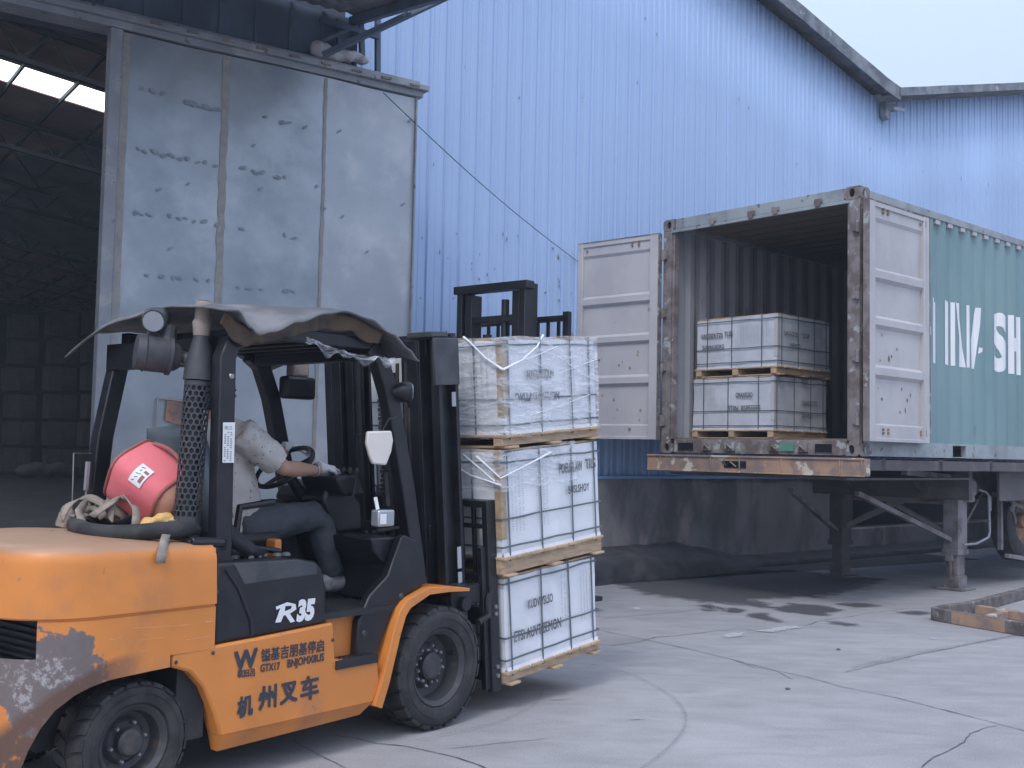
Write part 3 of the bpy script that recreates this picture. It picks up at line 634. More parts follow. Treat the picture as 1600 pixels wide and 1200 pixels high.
# ================================================================== CONTAINER
CZ = 1.496
def rot_empty(name, fr, x, y, z, rz=0): return empty(name, fr.w(x, y, z), fr.yaw+rz)
def corr(x):   # outward offset of the side wall at distance x (0 = proud, .036 = recessed)
    p = x % .278
    if p < .07: return 0
    if p < .139: return .036*(p-.07)/.069
    if p < .209: return .036
    return .036*(1-(p-.209)/.069)
FOLD = (0, .07, .139, .209)
def build_container():
    t = tag(rot_empty('shipping_container', CT, 0, 0, CZ), 'teal corrugated shipping container with both grey doors open, standing on the trailer', 'container')
    L_, W_, H_ = 12.19, 2.438, 2.591
    xs = [i*.278+f for i in range(1, 44) for f in FOLD if .2 < i*.278+f < 12.0]
    for side in (0, 1):
        Y = lambda d: (.012+d) if side == 0 else W_-.012-d
        mb = MB(); vs = []
        for x in xs: vs += [(x, Y(corr(x)), .15), (x, Y(corr(x)), 2.50)]
        mb.add(vs, [(2*i, 2*i+2, 2*i+3, 2*i+1) for i in range(len(xs)-1)]); mb.build('side_wall', 'teal', t, smooth=0)
        mb = MB(); vs = []
        for x in xs: vs += [(x, Y(corr(x)+.004), .15), (x, Y(corr(x)+.004), 2.50)]
        mb.add(vs, [(2*i, 2*i+2, 2*i+3, 2*i+1) for i in range(len(xs)-1)])
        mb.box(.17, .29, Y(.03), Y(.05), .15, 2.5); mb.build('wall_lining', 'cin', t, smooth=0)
        mb = MB(); y0, y1 = sorted((Y(-.012), Y(.05)))
        pk = [(.1, 2.05-.2), (2.2-.05, 4.6), (4.95, 7.2), (7.55, 12.1)]
        for a_, b_ in pk: mb.box(a_, b_, y0, y1, 0, .15)
        mb.box(.1, 12.1, y0+.002, y1-.002, .13, .149); mb.box(.1, 12.1, y0+.02, y1-.002, .002, .012)
        mb.build('bottom_rail', 'railgrey', t, bevel=.003)
        mb = MB(); mb.box(.1, 12.1, y0, y1, 2.50, 2.575); mb.build('top_rail', 'railgrey', t, bevel=.004)
        if side == 0:
            mb = MB()
            for i in range(1, 43): x = i*.278+.115; mb.box(x, x+.10, .006, .045, 2.455, 2.499)
            mb.build('rail_gusset', 'cgrey', t, per=1)
        # corner post of the door end
        mb = MB(); mb.box(0, .05, Y(-.012), Y(.10), .11, 2.48); mb.box(.05, .16, Y(-.010), Y(.03), .15, 2.5); mb.box(.02, .1, Y(.1), Y(.13), .15, 2.47)
        mb.build('corner_post', 'rustgrey', t, bevel=.004)
        mb = MB()
        for z in (.35, .95, 1.55, 2.2): mb.tube([(-.02, Y(-.0), z-.06), (-.02, Y(-.0), z+.06)], .022, 8); mb.box(-.03, .0, Y(-.01), Y(.05), z-.045, z+.045)
        mb.build('hinge', 'rustgrey', t, per=2)
    # castings with oval holes
    for x0 in (0, L_-.178):
        for y0 in (0, W_-.162):
            for z0 in (0, H_-.118):
                mb = MB(); X0, X1, Y0, Y1, Z0, Z1 = x0-.004, x0+.178, y0-.004, y0+.166, z0-.003, z0+.121
                def face(o, ex, ey, w, h):
                    n_ = 16; o = V(o); ex = V(ex); ey = V(ey); outer = []; inner = []; back = []
                    nn_ = ex.cross(ey)
                    for i in range(n_):
                        a_ = 2*pi*(i+.5)/n_; c_, s_ = cos(a_), sin(a_); k = 1/max(abs(c_), abs(s_)); 
                        outer.append(o+ex*(w/2+k*c_*w/2)+ey*(h/2+k*s_*h/2)); ip = o+ex*(w/2+c_*.032)+ey*(h/2+s_*.044 if h > .12 else h/2+s_*.036); inner.append(ip)
                        back.append(ip-nn_*.02)
                    mb.add(outer+inner+back, [(i, (i+1) % n_, n_+(i+1) % n_, n_+i) for i in range(n_)]+[(n_+i, n_+(i+1) % n_, 2*n_+(i+1) % n_, 2*n_+i) for i in range(n_)])
                face((X0, Y1, Z0), (0, -1, 0), (0, 0, 1), .17, .124); face((X1, Y0, Z0), (0, 1, 0), (0, 0, 1), .17, .124)
                face((X0, Y0, Z0), (1, 0, 0), (0, 0, 1), .182, .124); face((X1, Y1, Z0), (-1, 0, 0), (0, 0, 1), .182, .124)
                face((X0, Y0, Z1), (1, 0, 0), (0, 1, 0), .182, .17); face((X0, Y1, Z0), (1, 0, 0), (0, -1, 0), .182, .17)
                mb.cur = 1; mb.box(X0+.02, X1-.02, Y0+.02, Y1-.02, Z0+.02, Z1-.02)
                mb.build('corner_casting', ['rustgrey', 'black'], t)
    mb = MB(); mb.box(-.0, .10, .17, W_-.17, 2.475, 2.59); mb.box(.0, .03, .1, W_-.1, 2.44, 2.475); mb.build('door_header', 'railgrey', t, bevel=.004)
    mb = MB()
    for y in (.45, .95, 1.25, 1.75): mb.box(-.016, .0, y-.045, y+.045, 2.485, 2.53); mb.box(-.02, .0, y-.02, y+.03, 2.45, 2.49)
    mb.build('cam_keeper', 'rustgrey', t, bevel=.004, per=2)
    # sill with pockets and keepers
    mb = MB(); mb.box(.01, .10, .17, W_-.17, .0, .145)
    mb.build('door_sill', 'rustgrey', t, bevel=.004)
    mb = MB()
    for (ya, yb) in ((.30, .48), (2.0, 2.2)): mb.box(-.002, .011, ya, yb, .03, .11)
    mb.build('sill_pocket', 'black', t, per=1)
    mb = MB()
    for y in (.62, .95, 1.5, 1.8): mb.box(-.02, .012, y-.06, y+.06, .03, .12); mb.tube([(-.02, y-.03, .05), (-.05, y, .09), (-.02, y+.03, .05)], .012, 6)
    mb.build('sill_keeper', 'rustgrey', t, bevel=.003, per=2)
    mb = MB(); mb.box(-.006, .012, .72, .93+.0, .035, .115); mb.build('painted_patch', 'greenpaint', t)
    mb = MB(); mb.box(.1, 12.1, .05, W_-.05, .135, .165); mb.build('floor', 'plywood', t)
    mb = MB(); vs = []; n_ = 86
    for i in range(n_+1):
        x = .1+12*i/n_; z = 2.555-(.02 if i % 2 else 0); vs += [(x, .05, z), (x, W_-.05, z)]
    mb.add(vs, [(2*i, 2*i+1, 2*i+3, 2*i+2) for i in range(n_)]); mb.build('roof', 'plywood', t, smooth=0)
    mb = MB(); mb.box(12.1, 12.14, .05, W_-.05, .15, 2.5); mb.build('end_wall', 'cin', t)
    # doors
    def door(name, y_h, ang, mirror):
        e_ = MB(); DW, DH = 1.17, 2.30
        def T(p):  # u along door from the hinge, n = inward face normal, z
            u, n__, z = p; d = V((cos(ang), sin(ang), 0)); nn = V((-sin(ang), cos(ang), 0))*mirror
            return V((-.015, y_h, .14)) + d*u + nn*n__ + V((0, 0, z))
        z_ = lambda fr: DH*(1-fr)
        mb = MB(T); mb.box(.0, .11, 0, .05, 0, DH); mb.box(DW-.11, DW, 0, .05, 0, DH); mb.box(.11, DW-.11, 0, .046, DH-.05, DH); mb.box(.11, DW-.11, 0, .046, 0, .035)
        o = mb.build(name, ['cgrey'], t, bevel=.005)
        mb = MB(T); x0, x1 = .11, DW-.11
        prof = [(0, .0)]
        zz = [(0.0, .03), (.065, .03), (.08, .01), (.275, .006), (.288, .042), (.318, .042), (.333, .006), (.475, .006), (.488, .042), (.515, .042), (.53, .006), (.68, .006), (.693, .042), (.723, .042), (.738, .006), (.925, .006), (.932, .035), (1, .035)]
        vs = []
        for fr, d_ in zz: vs += [(x0, d_, z_(fr)), (x1, d_, z_(fr))]
        mb.add(vs, [(2*i, 2*i+1, 2*i+3, 2*i+2) for i in range(len(zz)-1)])
        p = mb.build('door_panel', 'cgrey', o, smooth=0)
        mb = MB(T); mb.box(-.012, .0, -.01, .052, 0, DH); mb.box(DW, DW+.012, -.01, .052, 0, DH); mb.box(-.01, DW+.01, -.01, .05, DH, DH+.012); mb.box(.03, DW-.03, -.012, .0, 0.02, DH-.02); mb.build('door_gasket', 'rustgrey', o)
        mb = MB(T)
        for fx in (.22, .30, .85, .93):
            for fz in (.03, .045, .955, .97):
                if random.random() < .8: mb.box(DW*fx, DW*fx+.02, .03, .05, DH*fz, DH*fz+.025)
        mb.build('door_bolt', 'rust', o, per=1)
        mb = MB(T)
        for u_ in (.3, .85): mb.tube([(u_, -.05, .03), (u_, -.05, DH-.03)], .016, 8); 
        for u_ in (.3, .85):
            for z1 in (.06, DH-.08): mb.box(u_-.04, u_+.04, -.075, -.0125, z1-.03, z1+.03)
        mb.build('lock_rod', 'rustgrey', o)
        mb = MB(T)   # chipped paint spots
        for i in range(16):
            u_ = random.uniform(.2, .95); z1 = DH*random.choice([random.uniform(.08, .26), random.uniform(.3, .45)]); r_ = random.uniform(.006, .018)
            mb.add([(u_+r_*cos(k)*random.uniform(.6, 1.2), .0085, z1+1.5*r_*sin(k)*random.uniform(.6, 1.3)) for k in (0, 1, 2, 3, 4, 5)], [(0, 1, 2, 3, 4, 5)])
        mb.build('chipped_spot', 'rust', o, smooth=0)
    door('door', -.065, radians(.5), -1)            # folded back along the near side
    door('door', W_+.03, radians(97), 1)
    # lettering on the corrugated side
    polys = []
    zb, zt = .985, 1.665; hh = zt-zb
    def R4(x0, x1, z0=0, z1=1, sh=0): polys.append([(x0, zb+hh*z0), (x1, zb+hh*z0), (x1+sh, zb+hh*z1), (x0+sh, zb+hh*z1)])
    R4(1.20, 1.27); R4(1.30, 1.40, .42, .55); R4(1.44, 1.53)
    R4(1.535, 1.56, .0, .95); R4(1.70, 1.84)
    R4(1.885, 1.935); polys.append([(1.945, zt), (2.065, zt), (2.195, zb), (2.075, zb)]); R4(2.205, 2.255)
    polys.append([(2.29, zb), (2.43, zb), (2.53, zt), (2.45, zt)]); polys.append([(2.475, zb+.17), (2.56, zb+.20), (2.56, zb+.24), (2.49, zb+.24)]); R4(2.60, 2.635, .0, .13)
    tri = []
    for P in polys: tri.append(P)
    fonts = [('S', 2.84, .34), ('H', 3.27, .30), ('I', 3.68, .10), ('P', 3.9, .28), ('P', 4.3, .28), ('I', 4.70, .10), ('N', 4.93, .30), ('G', 5.35, .3), ('C', .78, .30)]
    for ch, x, w in fonts:
        vs, fs = text_tris(ch, 1, .045); x0 = min(v[0] for v in vs); x1 = max(v[0] for v in vs); y0 = min(v[1] for v in vs); y1 = max(v[1] for v in vs)
        for f in fs: tri.append([(x+(vs[i][0]-x0)/(x1-x0)*w, zb+(vs[i][1]-y0)/(y1-y0)*hh) for i in f])
    bm = bmesh.new()
    for P in tri:
        try: bm.faces.new([bm.verts.new((a_, 0, b_)) for a_, b_ in P])
        except Exception: pass
    for i in range(0, 26):
        for f in FOLD:
            x = i*.278+f; bmesh.ops.bisect_plane(bm, geom=bm.verts[:]+bm.edges[:]+bm.faces[:], plane_co=(x, 0, 0), plane_no=(1, 0, 0))
    for v in bm.verts: v.co.y = .012+corr(v.co.x+1e-6 if False else v.co.x)-.0035
    for f in bm.faces: f.normal_update()
    me = bpy.data.meshes.new('lettering'); bm.to_mesh(me); bm.free(); me.materials.append(M['white']); o = bpy.data.objects.new('lettering', me); COL.objects.link(o); o.parent = t
build_container()

# ================================================================== TRAILER
def wheel_mb(r, w, n=40):
    mb = MB(); prof = [(r*.60, 0.012), (r*.66, 0.0), (r*.92, 0.0), (r, w*.1), (r, w*.9), (r*.92, w), (r*.66, w), (r*.6, w-.012)]
    mb.lathe(prof, (0, 0, 0), (0, 1, 0), n, closed=True); return mb
def build_trailer():
    t = tag(rot_empty('trailer', CT, 0, 0, 0), 'dusty skeletal container trailer with landing legs down and an orange end beam', 'trailer')
    mb = MB(); mb.box(-.16, -.06, -.15, 2.50, 1.305, 1.47); mb.box(-.175, -.16, -.15, 2.50, 1.455, 1.475); mb.box(-.175, -.16, -.15, 2.5, 1.30, 1.315)
    for y in (-.13, .1, .75, 1.25, 1.62, 2.3): mb.box(-.172, -.16, y, y+.015, 1.315, 1.455)
    mb.build('end_beam', 'deckorange', t, bevel=.004)
    mb = MB(); mb.box(-.168, -.160, 1.18, 1.45, 1.35, 1.42); mb.tube([(-.165, 1.3, 1.36), (-.18, 1.36, 1.41), (-.165, 1.42, 1.37), (-.18, 1.46, 1.42)], .012, 6); mb.build('beam_bracket', 'black', t)
    mb = MB()
    for y in (.78, 1.66):
        mb.prism([(-.05, 1.464), (12.1, 1.464), (12.1, 1.02), (2.75, 1.02), (2.35, 1.30), (-.05, 1.30)], y-.008, y+.008); mb.box(-.05, 2.35, y-.07, y+.07, 1.285, 1.299); mb.box(2.75, 12.1, y-.07, y+.07, .995, 1.018)
    mb.build('main_beam', 'chassis', t, per=3)
    mb = MB()
    for i in range(11): x = .4+i*1.15; mb.box(x, x+.08, .0, 2.43, 1.36, 1.47)
    mb.box(-.05, 12.1, .0, .06, 1.36, 1.462); mb.box(-.05, 12.1, 2.37, 2.43, 1.36, 1.462); mb.build('cross_member', 'chassis', t)
    mb = MB(); mb.box(.0, 2.5, .14, 2.3, 1.262, 1.284); mb.box(2.62, 2.70, .2, 2.2, 1.03, 1.36); mb.box(3.2, 12.1, .12, .14, 1.02, 1.36); mb.build('king_pin_plate', 'chassis', t)
    for y in (.5, 1.98):
        x = 2.9
        l = MB(); l.box(x-.11, x+.11, y-.09, y+.09, .42, 1.42); l.box(x-.085, x+.085, y-.07, y+.07, .14, .45); l.box(x-.13, x+.13, y-.1, y+.1, .40, .46)
        o = l.build('landing_leg', 'leg' if y < 1 else 'chassis', t, bevel=.005)
        f = MB(); f.box(x-.17, x+.17, y-.16, y+.16, .004, .03); f.box(x-.1, x+.1, y-.09, y+.09, .03, .16); f.tube([(x-.13, y, .12), (x+.14, y, .12)], .03, 8); f.build('foot_plate', 'leg' if y < 1 else 'chassis', o, bevel=.004)
        if y < 1:
            g = MB(); g.box(x+.02, x+.16, y-.16, y-.09, 1.0, 1.26); g.lathe([(.09, -.02), (.09, .05)], (x+.12, y-.15, 1.16), (0, 1, 0), 16); g.build('gear_box', 'leg', o, bevel=.006)
            g = MB(); g.tube([(x+.17, y-.2, 1.14), (x+.30, y-.22, 1.12), (x+.33, y-.24, 1.08), (x+.35, y-.24, .66), (x+.30, y-.25, .60), (x+.10, y-.2, .53), (x-.06, y-.13, .52)], .014, 7); g.tube([(x+.35, y-.24, 1.07), (x+.35, y-.24, .9)], .022, 8); g.build('crank_handle', 'galv_frame', o)
            g = MB(); g.box(x-.15, x-.10, y-.03, y+.05, .33, .42); g.box(x-.14, x-.125, y-.02, y+.0, .13, .33); g.build('leg_bracket', 'leg', o)
    mb = MB()
    for y in (.5, 1.98):
        mb.bar((2.85, y, .55), (1.3, .8 if y < 1 else 1.64, 1.1), .06, .05); mb.bar((2.95, y, .62), (4.2, .8 if y < 1 else 1.64, 1.1), .05, .05)
    mb.bar((2.9, .55, .62), (2.9, 1.93, 1.25), .05, .05); mb.bar((2.9, 1.93, .62), (2.9, .55, 1.25), .05, .05); mb.bar((2.9, .5, 1.0), (2.9, 1.98, 1.0), .08, .08)
    mb.bar((2.7, .45, 1.28), (1.2, .2, 1.34), .06, .06)
    mb.build('leg_brace', 'leg', t, per=1)
    # spare wheel carried under the beams
    def wheel(name, x, y, z, r, w, par):
        mb = wheel_mb(r, w); mb.v = [(a+x, b+y, c+z) for a, b, c in mb.v]; o = mb.build(name, 'rubber', par)
        mb = MB(); mb.lathe([(r*.6, .015), (r*.58, .05), (r*.5, .10), (r*.2, .11), (r*.18, .03), (.01, .03)], (x, y, z), (0, 1, 0), 28, caps=2); mb.build('rim', 'rust', o)
        return o
    wheel('spare_wheel', 4.62, .42, .74, .5, .26, t)
    mb = MB(); mb.tube([(4.05, .6, 1.08), (4.3, .38, .94), (4.8, .38, .78)], .03, 6); mb.bar((4.0, .4, .34), (5.2, .4, .2), .05, .05); mb.bar((4.05, .5, .40), (4.05, .5, 1.36), .05, .05); mb.bar((5.2, .5, .2), (5.2, .5, 1.36), .05, .05); mb.build('wheel_carrier', 'leg', t)
    mb = MB(); 
    for k in range(9): mb.ell((4.20+.03*sin(k*2), .42, 1.30-.05*k), (.05, .03, .04), 8, 5)
    mb.tube([(4.2+.05*sin(k), .4, 1.28-.07*k) for k in range(9)], .012, 6); mb.build('air_hose', 'leg', t)
    for x in (8.6, 9.9, 11.2):
        for y in (0.0, .32, 1.84, 2.16): wheel('wheel', x, y, .5, .5, .26, t)
        mb = MB(); mb.tube([(x, .1, .5), (x, 2.3, .5)], .07, 10); mb.box(x-.1, x+.1, .7, .85, .5, 1.08); mb.box(x-.1, x+.1, 1.6, 1.75, .5, 1.08); mb.build('axle', 'chassis', t)
build_trailer()

# ================================================================== PALLET LOADS
def carton_mb(T, x0, x1, y0, y1, z0, z1, amp=.006, seed=0):
    mb = MB(T); n = 14
    def fc(f): mb.grid(n, 8, f)
    def j(p): q = noise.noise_vector(V(p)*3.1+V((seed, 0, 0)))*amp*1.4 + noise.noise_vector(V(p)*11+V((seed, 0, 0)))*amp*.5; return V(p)+q
    fc(lambda u, v: j((x0+(x1-x0)*u, y0, z0+(z1-z0)*v))); fc(lambda u, v: j((x0+(x1-x0)*u, y1, z0+(z1-z0)*v)))
    fc(lambda u, v: j((x0, y0+(y1-y0)*u, z0+(z1-z0)*v))); fc(lambda u, v: j((x1, y0+(y1-y0)*u, z0+(z1-z0)*v)))
    mb.grid(n, n, lambda u, v: j((x0+(x1-x0)*u, y0+(y1-y0)*v, z1))); mb.grid(n, n, lambda u, v: j((x0+(x1-x0)*u, y0+(y1-y0)*v, z0)))
    return mb
def pallet_load(name, parent_loc, T, X, Y, z0, zp, z1, texts, label, group, film=0, carton='carton', seed=0, open_y=True, corner=True, stringer='x'):
    x0, x1 = X; y0, y1 = Y
    t = tag(empty(name, (0, 0, 0)), label, 'pallet load', group)
    t.location = parent_loc[0]; t.rotation_euler = (0, 0, parent_loc[1])
    # pallet: top boards, stringers, bottom boards
    mb = MB(T); th = zp-z0; e = .02
    ov = .022
    random.seed(seed+3)
    nb = 8
    for i in range(nb):
        xa = x0-ov+(x1-x0+2*ov)*i/nb; xb = xa+(x1-x0+2*ov)/nb-.02
        mb.box(xa, xb, y0-ov-random.uniform(0, .015), y1+ov, zp-.016, zp-.001)
    for fy in (0, .5, 1): yy = y0+(y1-y0-.07)*fy; mb.box(x0-ov+.004, x1+ov-.004, yy, yy+.07, z0+.014, zp-.017)
    for fx in (0, .5, 1): xx = x0+(x1-x0-.09)*fx; mb.box(xx, xx+.09, y0-ov-.012, y1+ov, z0, z0+.013)
    mb.build('pallet', 'wood', t, bevel=.002)
    c = carton_mb(T, x0, x1, y0, y1, zp, z1, seed=seed); 
    e = .009
    # top board edge, worn paper lip
    mb = MB(T); mb.box(x0+.01, x1-.01, y0+.01, y1-.01, z1+.002, z1+.014)
    mb.build('top_board', 'wood', t, bevel=.002)
    mb = MB(T); n_ = 60     # ragged carton lip at the foot
    vs = []
    for i in range(n_+1): x = x0+(x1-x0)*i/n_; vs += [(x, y0-.007, zp+.02), (x, y0-.012, zp-.012*random.random()-.004)]
    mb.add(vs, [(2*i, 2*i+1, 2*i+3, 2*i+2) for i in range(n_)])
    vs = []
    for i in range(n_+1): y = y0+(y1-y0)*i/n_; vs += [(x0-.007, y, zp+.02), (x0-.012, y, zp-.012*random.random()-.004)]
    mb.add(vs, [(2*i, 2*i+1, 2*i+3, 2*i+2) for i in range(n_)]); mb.build('carton_lip', carton, t)
    # straps
    def loop(pts, w):   # closed band through the box outline
        m_ = MB(T); n = len(pts)
        for i in range(n): m_.bar(pts[i], pts[(i+1) % n], w[0], w[1], w[2]); 
        return m_
    for f in (.06, .38, .70, .93):
        x = x0+(x1-x0)*(f+random.uniform(-.02, .02)); dx = random.uniform(-.008, .008)
        m_ = MB(T)
        for (p, q) in (((x, y0-e, zp-.03), (x+dx, y0-e, z1+.017)), ((x+dx, y0-e, z1+.017), (x, y1+e, z1+.017)), ((x, y1+e, z1+.017), (x, y1+e, zp-.03))):
            d = V(q)-V(p); m_.bar(p, q, .011, .003, (0, 1, 0) if abs(d.z) > .1 else (0, 0, 1))
        m_.build('strap', 'strap', t, smooth=0)
    for f in (.18, .55, .86):
        y = y0+(y1-y0)*f; m_ = MB(T)
        for (p, q) in (((x0-e, y, zp-.03), (x0-e, y, z1+.019)), ((x0-e, y, z1+.019), (x1+e, y, z1+.019)), ((x1+e, y, z1+.019), (x1+e, y, zp-.03))):
            d = V(q)-V(p); m_.bar(p, q, .011, .003, (1, 0, 0) if abs(d.z) > .1 else (0, 0, 1))
        m_.build('strap', 'strap', t, smooth=0)
    for f in (.09, .37, .93):
        z = zp+(z1-zp)*(f+random.uniform(-.03, .03)); m_ = MB(T); pts = []
        e2 = e+.003
        C = [(x0-e2, y0-e2), (x1+e2, y0-e2), (x1+e2, y1+e2), (x0-e2, y1+e2)]
        for i in range(4):
            p, q = C[i], C[(i+1) % 4]; K = 6
            for k in range(K):
                za = z+.008*noise.noise(V((i*3+k*.9, z*9, seed))); zb_ = z+.008*noise.noise(V((i*3+(k+1)*.9, z*9, seed)))
                if k == 0: za = z
                if k == K-1: zb_ = z
                m_.bar((p[0]+(q[0]-p[0])*k/K, p[1]+(q[1]-p[1])*k/K, za), (p[0]+(q[0]-p[0])*(k+1)/K, p[1]+(q[1]-p[1])*(k+1)/K, zb_), .0035, .010, (0, 0, 1))
        m_.build('strap', 'strap', t, smooth=0)
    if corner:
        m_ = MB(T); cx = x0-.006; cy = y0-.006; m_.box(cx, cx+.045, cy, cy+.004, zp+.1, z1+.002); m_.box(cx-.001, cx+.004, cy+.004, cy+.045, zp+.1, z1+.002)
        m_.build('corner_board', 'board' if carton == 'carton' else 'cgrey', t)
    # printing
    m_ = MB(T); pale = c; pale.cur = 1; H = z1-zp
    def onface(face, u, w_):   # face 'y' = long side towards -y, 'x' = end towards -x
        return ((x0+(x1-x0)*u, y0-.0155, zp+H*w_), (1, 0, 0)) if face == 'y' else ((x0-.0155, y1-(y1-y0)*u, zp+H*w_), (0, -1, 0))
    for tx in texts:
        face, u, w_, s_, size, wid = tx
        if s_ == '#':   # column block of small print
            cols = size; 
            for c_ in range(cols):
                for k in range(int(wid)):
                    if random.random() < .1: continue
                    O, ex = onface(face, u+c_*.035, w_-k*.0235); O = V(O); ex = V(ex); L1 = random.uniform(.006, .014)
                    pale.add([O, O+ex*L1, O+ex*L1+V((0, 0, .005)), O+V((0, 0, .005))], [(0, 1, 2, 3)])
        else:
            O, ex = onface(face, u, w_); put_text(m_, s_, O, ex, (0, 0, 1), size, wid, heavy=size*.022)
    if m_.v: m_.build('lettering', 'print', t, smooth=0, per=1)
    c.build('carton_block', [carton, 'print_pale'], t, smooth=60, weld=True)
    # film
    if film:
        zf = zp-.02 if film == 1 else zp+H*.62
        g = .016
        def jj(p): q = noise.noise_vector(V(p)*5+V((seed+9, 0, 0)))*.012; return V(p)+q
        m_ = MB(T); n = 24
        P_ = [(x0-g, y1*.6+y0*.4), (x0-g, y0-g), (x1+g, y0-g), (x1+g, y1*.6+y0*.4)] if film == 1 else [(x0-g, y1*.7+y0*.3), (x0-g, y0-g), (x1*.75+x0*.25, y0-g)]
        for i in range(len(P_)-1):
            p, q = P_[i], P_[i+1]
            m_.grid(n, 12, lambda u, v, p=p, q=q: jj((p[0]+(q[0]-p[0])*u, p[1]+(q[1]-p[1])*u, zf+(z1+.02-zf)*v)))
        if film == 1: m_.grid(n, n, lambda u, v: jj((x0-g+(x1-x0+2*g)*u, y0-g+(y1-y0)*v, z1+.02)))
        m_.build('wrap_film', 'film', t, smooth=80)
        m_ = MB(T)
        def rope(pts, r=.0045): m_.tube([V(p) for p in pts], [r*1.6]+[r]*(len(pts)-2)+[r*1.6], 6)
        gy = y0-g-.008; gx = x0-g-.008
        if film == 1:
            rope([(x0+.02, y0+.30, z1+.03), (gx, y0+.22, z1), (gx, y0+.10, z1-.10), (gx, gy, z1-.17)]); rope([(gx, gy, z1-.17), (x0+.15, gy, z1-.12), (x0+.30, gy, z1-.04), (x0+.42, y0+.02, z1+.03)])
            rope([(x0+.05, gy, z1-.14), (x0+.3, gy, z1-.09), (x0+.5, gy, z1-.04)], .002); rope([(x1-.35, gy, z1-.12), (x1-.2, gy, z1-.2), (x1, gy, z1-.26)], .002); rope([(x0+.2, gy, zp+.1), (x0+.5, gy, zp+.14), (x1-.1, gy, zp+.2)], .0015)
            rope([(x0+.15, gy, z1-.1), (x0+.5, gy, z1-.2), (x1, gy, z1-.12)], .0015)
        else:
            rope([(gx, y0+.45, z1-.02), (gx, y0+.2, z1-.13), (gx, gy, z1-.18)]); rope([(gx, y0+.15, z1-.02), (gx, gy, z1-.14), (x0+.2, gy, z1-.09), (x0+.45, gy, z1-.03)])
            rope([(gx, y0+.25, z1-.01), (gx, y0+.02, z1-.16)], .003)
        m_.build('film_strip', 'filmstrip', t)
    return t
TA = radians(5)
def MT(p):   # mast frame (tilted back 5 degrees) -> forklift frame
    x, y, z = p; return V((.30+x*cos(TA)-z*sin(TA), y, .12+x*sin(TA)+z*cos(TA)))
def MTo(ox, oy, k=0.0): return lambda p: MT((p[0]+ox, p[1]+oy, p[2]))
GL = 'tile loads carried on the forks'
FP = (FK.o, FK.yaw)
pallet_load('tile_pallet', FP, MTo(0, 0), (.265, 1.17), (.02, 1.14), 0, .078, .60,
    [('y', .22, .62, 'KUDVIVSLSO', .07, .24), ('y', .07, .30, 'ETSI AUVTZEMON', .085, .45), ('y', .58, .88, '#', 3, 26), ('y', .80, .88, '#', 4, 26)],
    'bottom white wrapped tile load on the forks, its pallet just above the ground', GL, seed=1, corner=False)
pallet_load('tile_pallet', FP, MTo(0, 0), (.245, 1.21), (.0, 1.14), .622, .735, 1.325,
    [('y', .56, .72, 'POEUSLAW', .085, .24), ('y', .845, .73, 'TILS', .085, .11), ('y', .65, .50, 'BUSLSHOY', .065, .22), ('y', .08, .86, '#', 4, 28), ('y', .32, .86, '#', 4, 28), ('x', .1, .55, 'OSANMSFNO', .08, .4), ('x', .5, .2, '#', 6, 10)],
    'middle tile load of the three on the forks, film hanging over its upper corner', GL, film=2, seed=2)
pallet_load('tile_pallet', FP, MTo(.03, 0), (.255, 1.17), (-.01, 1.13), 1.347, 1.425, 1.965,
    [('y', .22, .58, 'AUSOLARTOUN', .075, .26), ('y', .10, .34, 'EWLLASSARTUON', .07, .42), ('y', .62, .80, '#', 4, 20), ('y', .84, .8, '#', 4, 20), ('x', .60, .86, '#', 5, 20), ('x', .80, .86, '#', 4, 20)],
    'topmost tile load on the forks, wrapped all over in shiny clear film', GL, film=1, seed=3)
ident = lambda p: V(p)
GC = 'tile loads inside the container'
CP = (CT.w(0, 0, CZ), CT.yaw)
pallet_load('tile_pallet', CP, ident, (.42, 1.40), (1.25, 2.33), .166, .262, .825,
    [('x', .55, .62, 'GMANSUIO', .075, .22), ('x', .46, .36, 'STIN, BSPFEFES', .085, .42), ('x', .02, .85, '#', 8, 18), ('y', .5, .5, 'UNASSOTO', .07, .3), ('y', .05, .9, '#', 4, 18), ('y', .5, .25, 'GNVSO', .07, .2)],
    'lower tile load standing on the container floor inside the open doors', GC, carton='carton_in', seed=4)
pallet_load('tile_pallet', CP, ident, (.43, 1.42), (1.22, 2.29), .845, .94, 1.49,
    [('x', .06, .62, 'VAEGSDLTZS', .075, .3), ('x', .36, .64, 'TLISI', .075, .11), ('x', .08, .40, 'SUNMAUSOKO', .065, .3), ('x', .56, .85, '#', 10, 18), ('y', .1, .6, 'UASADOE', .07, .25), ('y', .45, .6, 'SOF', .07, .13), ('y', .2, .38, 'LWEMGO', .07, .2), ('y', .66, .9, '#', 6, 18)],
    'upper tile load stacked on another one inside the open container', GC, carton='carton_in', seed=5)

